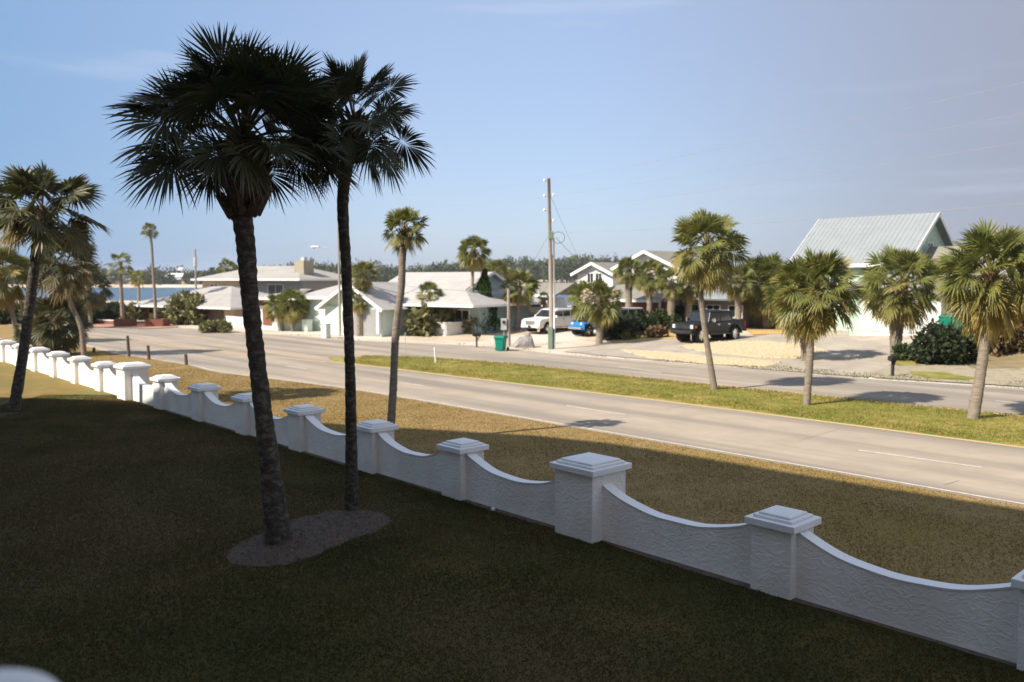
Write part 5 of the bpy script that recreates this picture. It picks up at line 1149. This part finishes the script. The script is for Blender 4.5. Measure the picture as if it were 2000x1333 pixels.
# blue jeep
loc = at(1160, 655); rz = math.radians(38); rw = .42; fx, rx_ = -1.25, 1.35
body = [(-1.75, .62), (-1.78, .95), (-1.70, 1.05), (-.62, 1.12), (1.95, 1.14), (2.0, .9), (1.98, .6)] + list(reversed(arch(rx_, rw, rw * 1.25))) + [(.7, .5), (-.6, .5)] + list(reversed(arch(fx, rw, rw * 1.25)))
cab = [(-.62, 1.1), (-.42, 1.72), (-.3, 1.78), (1.85, 1.78), (1.95, 1.1)]
ex = [("windscreen", windshield(-.64, 1.17, -.45, 1.68, .66, t=.04), {}), ("grille", MB().box((-1.79, 0, .90), (.04, .9, .34), M_cblue), {}), ("headlight", MB().tube([(-1.78, .5, .95), (-1.84, .5, .95)], .11, M_lens, n=12), {}), ("headlight", MB().tube([(-1.78, -.5, .95), (-1.84, -.5, .95)], .11, M_lens, n=12), {}),
      ("bumper", MB().box((-1.98, 0, .62), (.2, 1.5, .18), M_chrome), {"bevel": .03}), ("mirror", MB().box((-.5, -.92, 1.3), (.1, .16, .2), M_black), {}),
      ("fender", MB().box((-1.25, -.80, .98), (1.15, .3, .07), M_cblue).box((-1.25, .80, .98), (1.15, .3, .07), M_cblue), {"bevel": .02}), ("spare_wheel", MB().tube([(2.02, 0, 1.0), (2.24, 0, 1.0)], .38, M_black, n=18), {})]
vehicle("blue_jeep", "bright blue off-road jeep with black tyres behind the flowering palm", loc, rz, body, cab, 1.15, 1.60, M_cblue, (fx, rx_), rw, .3, M_chrome, [[(-.40, 1.2), (-.28, 1.66), (.5, 1.68), (.5, 1.2)], [(.62, 1.2), (.62, 1.68), (1.7, 1.68), (1.75, 1.2)]], ex, "jeep", spokes=5, cabtop=.06)
# second white vehicle behind the junipers
loc = at(1232, 648); rz = math.radians(218); rw = .38; fx, rx_ = -1.4, 1.4
body = [(-2.2, .5), (-2.25, .8), (-2.1, 1.02), (-1.0, 1.12), (2.2, 1.14), (2.25, .5)] + list(reversed(arch(rx_, rw, rw * 1.2))) + list(reversed(arch(fx, rw, rw * 1.2)))
cab = [(-1.05, 1.08), (-.6, 1.85), (-.5, 1.92), (2.05, 1.94), (2.22, 1.08)]
ex = [("windscreen", windshield(-1.0, 1.2, -.64, 1.80, .74, t=.05), {}), ("rear_window", windshield(2.20, 1.25, 2.10, 1.80, .62, t=.04), {}), ("tail_light", MB().box((2.24, -.8, 1.05), (.05, .14, .3), M_red), {}), ("tail_light", MB().box((2.24, .8, 1.05), (.05, .14, .3), M_red), {}), ("bumper", MB().box((2.28, 0, .55), (.14, 1.7, .2), M_chrome), {"bevel": .02})]
vehicle("parked_suv", "boxy white SUV mostly hidden behind the dark junipers", loc, rz, body, cab, 1.12, 1.85, M_carw, (fx, rx_), rw, .26, M_chrome, [[(-.85, 1.2), (-.52, 1.78), (.2, 1.8), (.2, 1.2)], [(.3, 1.2), (.3, 1.8), (1.1, 1.8), (1.1, 1.2)], [(1.2, 1.2), (1.2, 1.8), (1.95, 1.8), (2.05, 1.2)]], ex, "SUV", cabtop=.08)
# white boat behind the white SUV
bl = P(1078, 630, 76); bl.z = tz(bl.x, bl.y)
bo = empty("moored_boat", bl, "white boat on a trailer behind the white SUV", "boat", rz=math.radians(8))
hl = MB(); st_ = [(-3.2, .05, 1.4, 1.7), (-2.4, .6, .95, 1.65), (-1, 1.0, .65, 1.6), (1, 1.1, .6, 1.55), (2.6, 1.05, .6, 1.55)]; V = []; F = []
for x, w, z0_, z1_ in st_: V += [(x, -w, z1_), (x, -w * .85, z0_ + .3), (x, 0, z0_), (x, w * .85, z0_ + .3), (x, w, z1_)]
for i in range(4):
    for k in range(4): F.append((5 * i + k, 5 * i + k + 1, 5 * i + 6 + k, 5 * i + 5 + k))
    F.append((5 * i + 4, 5 * i, 5 * i + 5, 5 * i + 9))
F += [(0, 1, 2, 3, 4), (24, 23, 22, 21, 20)]; hl.add(V, F, M_white).build("hull", bo)
MB().box((.4, 0, 2.0), (1.8, 1.3, .8), M_white, top=(.8, .8)).build("cabin", bo, bevel=.05); MB().box((.5, 0, .35), (4.5, .12, .12), M_metalw).tube([(.6, -.9, .3), (.6, .9, .3)], .28, M_black, n=12).build("trailer", bo)
MB().tube([(-1.2, 0, 1.6), (-1.2, 0, 3.4)], .03, M_white).build("mast", bo)
# pale flower stalks in the palm crown beside the jeep
rng = np.random.default_rng(3); b = MB()
for q in range(9):
    c = P(1140 + rng.uniform(0, 62), 566 + rng.uniform(0, 24), at(1170, 673).y - 1.0 + rng.uniform(-.3, .3)); 
    V, F = leafblob((0, 0, 0), .22, .22, .25, 40, .12, rng); b.add(V + np.array(c), F.tolist(), M_flow)
par_ = [o for o in bpy.data.objects if o.get("label", "").startswith("palm with pale flower stalks nearest")][0]
o = b.build("flower_stalks", par_); o.location = -par_.location

# ------------------------------------------------------------------ far shore
rng = np.random.default_rng(8); Vs = []; Fs = []; k = 0
def wood(n, x0, x1, y0, y1, h0, h1, leaf, per):
    global k
    for i in range(n):
        x = rng.uniform(x0, x1); y = y0 + (y1 - y0) * rng.uniform() ** 1.6; h = rng.uniform(h0, h1) * (1 + .18 * math.sin(x * .031) + .1 * math.sin(x * .011 + 2)); w = rng.uniform(3.5, 7)
        V, F = leafblob((x, y, tz(x, y) + h * .56), w, w, h * .46, per, leaf, rng, .2); Vs.append(V); Fs.append(F + k); k += len(V)
wood(380, -420, -55, 611, 700, 8, 12, 1.8, 220)
wood(380, -60, 470, 606, 690, 11, 16.5, 1.8, 260)
wood(160, -460, 520, 700, 780, 12, 16, 2.0, 90)
o = np_mesh("woodland", np.concatenate(Vs), np.concatenate(Fs), [M_far]); o["kind"] = "stuff"; setp(o, "mixed green woodland along the far shore of the lagoon", "woodland")
GF = "houses on the far shore"
for i, (px, w, h, rf, lab) in enumerate(((338, 12, 6, M_white, "white tall gabled house on the far shore below the water tower"), (222, 16, 4, M_tanroof, "low house on the far shore between the two slim palms, left one"), (262, 14, 4, M_lightroof, "low grey-roofed house on the far shore just right of the slim planter palm"), (322, 20, 3.5, M_lightroof, "long low boathouse at the water's edge on the far shore"), (365, 18, 4, M_brick, "red-roofed house on the far shore, right one"))):
    c = P(px, 560, 612); c.z = .3; o = empty("shore_house", c, lab, "house", GF)
    wallbox(o, -w / 2, w / 2, 0, 8, 0, h, M_white if i == 0 else M_tan); gable(o, -w / 2, w / 2, 0, 8, h, h + 2.5, rf, M_white if i == 0 else M_tan, 'x', .5)
    for q in range(3): win(o, -w / 3 + q * w / 3, h * .5, w * .12, h * .35)
wt = P(355, 545, 900); wt.z = 1; o = empty("water_tower", wt, "white round water tower above the far trees", "water tower"); zt = P(355, 528, 900).z - 1
V, F = [], []
prf = [(.9, 0), (.8, zt * .6), (1.0, zt - 4.5), (2.4, zt - 3.3), (3.9, zt - 1.2), (3.8, zt + 1), (2.6, zt + 2.6), (.5, zt + 3.3)]
n = 20
for r_, z in prf: V += [(r_ * math.cos(2 * math.pi * q / n), r_ * math.sin(2 * math.pi * q / n), z) for q in range(n)]
F = [(i * n + q, i * n + (q + 1) % n, (i + 1) * n + (q + 1) % n, (i + 1) * n + q) for i in range(len(prf) - 1) for q in range(n)] + [tuple(range((len(prf) - 1) * n, len(prf) * n))]
MB().add(V, F, M_white).build("tank", o, smooth=True)
# piles in the water
for px, lab in ((1041, "white mooring pile in the lagoon, left one"), (1051, "white mooring pile in the lagoon, right one")):
    c = P(px, 600, 120); o = MB().tube([(0, 0, -3.5), (0, 0, P(px, 584, 120).z - c.z)], .16, M_white).build("mooring_pile", loc=c); setp(o, lab, "pile", "mooring piles")

# ------------------------------------------------------------------ the air
hzb = MB().box((0, 2900, 11), (11000, 7400, 32), M_white).build("haze", kind="stuff")
hm = bpy.data.materials.new("coastal_haze"); hm.use_nodes = True; hn = hm.node_tree.nodes; hn.remove(hn["Principled BSDF"])
pv = hn.new("ShaderNodeVolumePrincipled"); pv.inputs["Color"].default_value = (.86, .90, 1, 1); pv.inputs["Density"].default_value = .00016; pv.inputs["Anisotropy"].default_value = .1
hm.node_tree.links.new(pv.outputs[0], hn["Material Output"].inputs["Volume"]); hzb.data.materials.clear(); hzb.data.materials.append(hm)
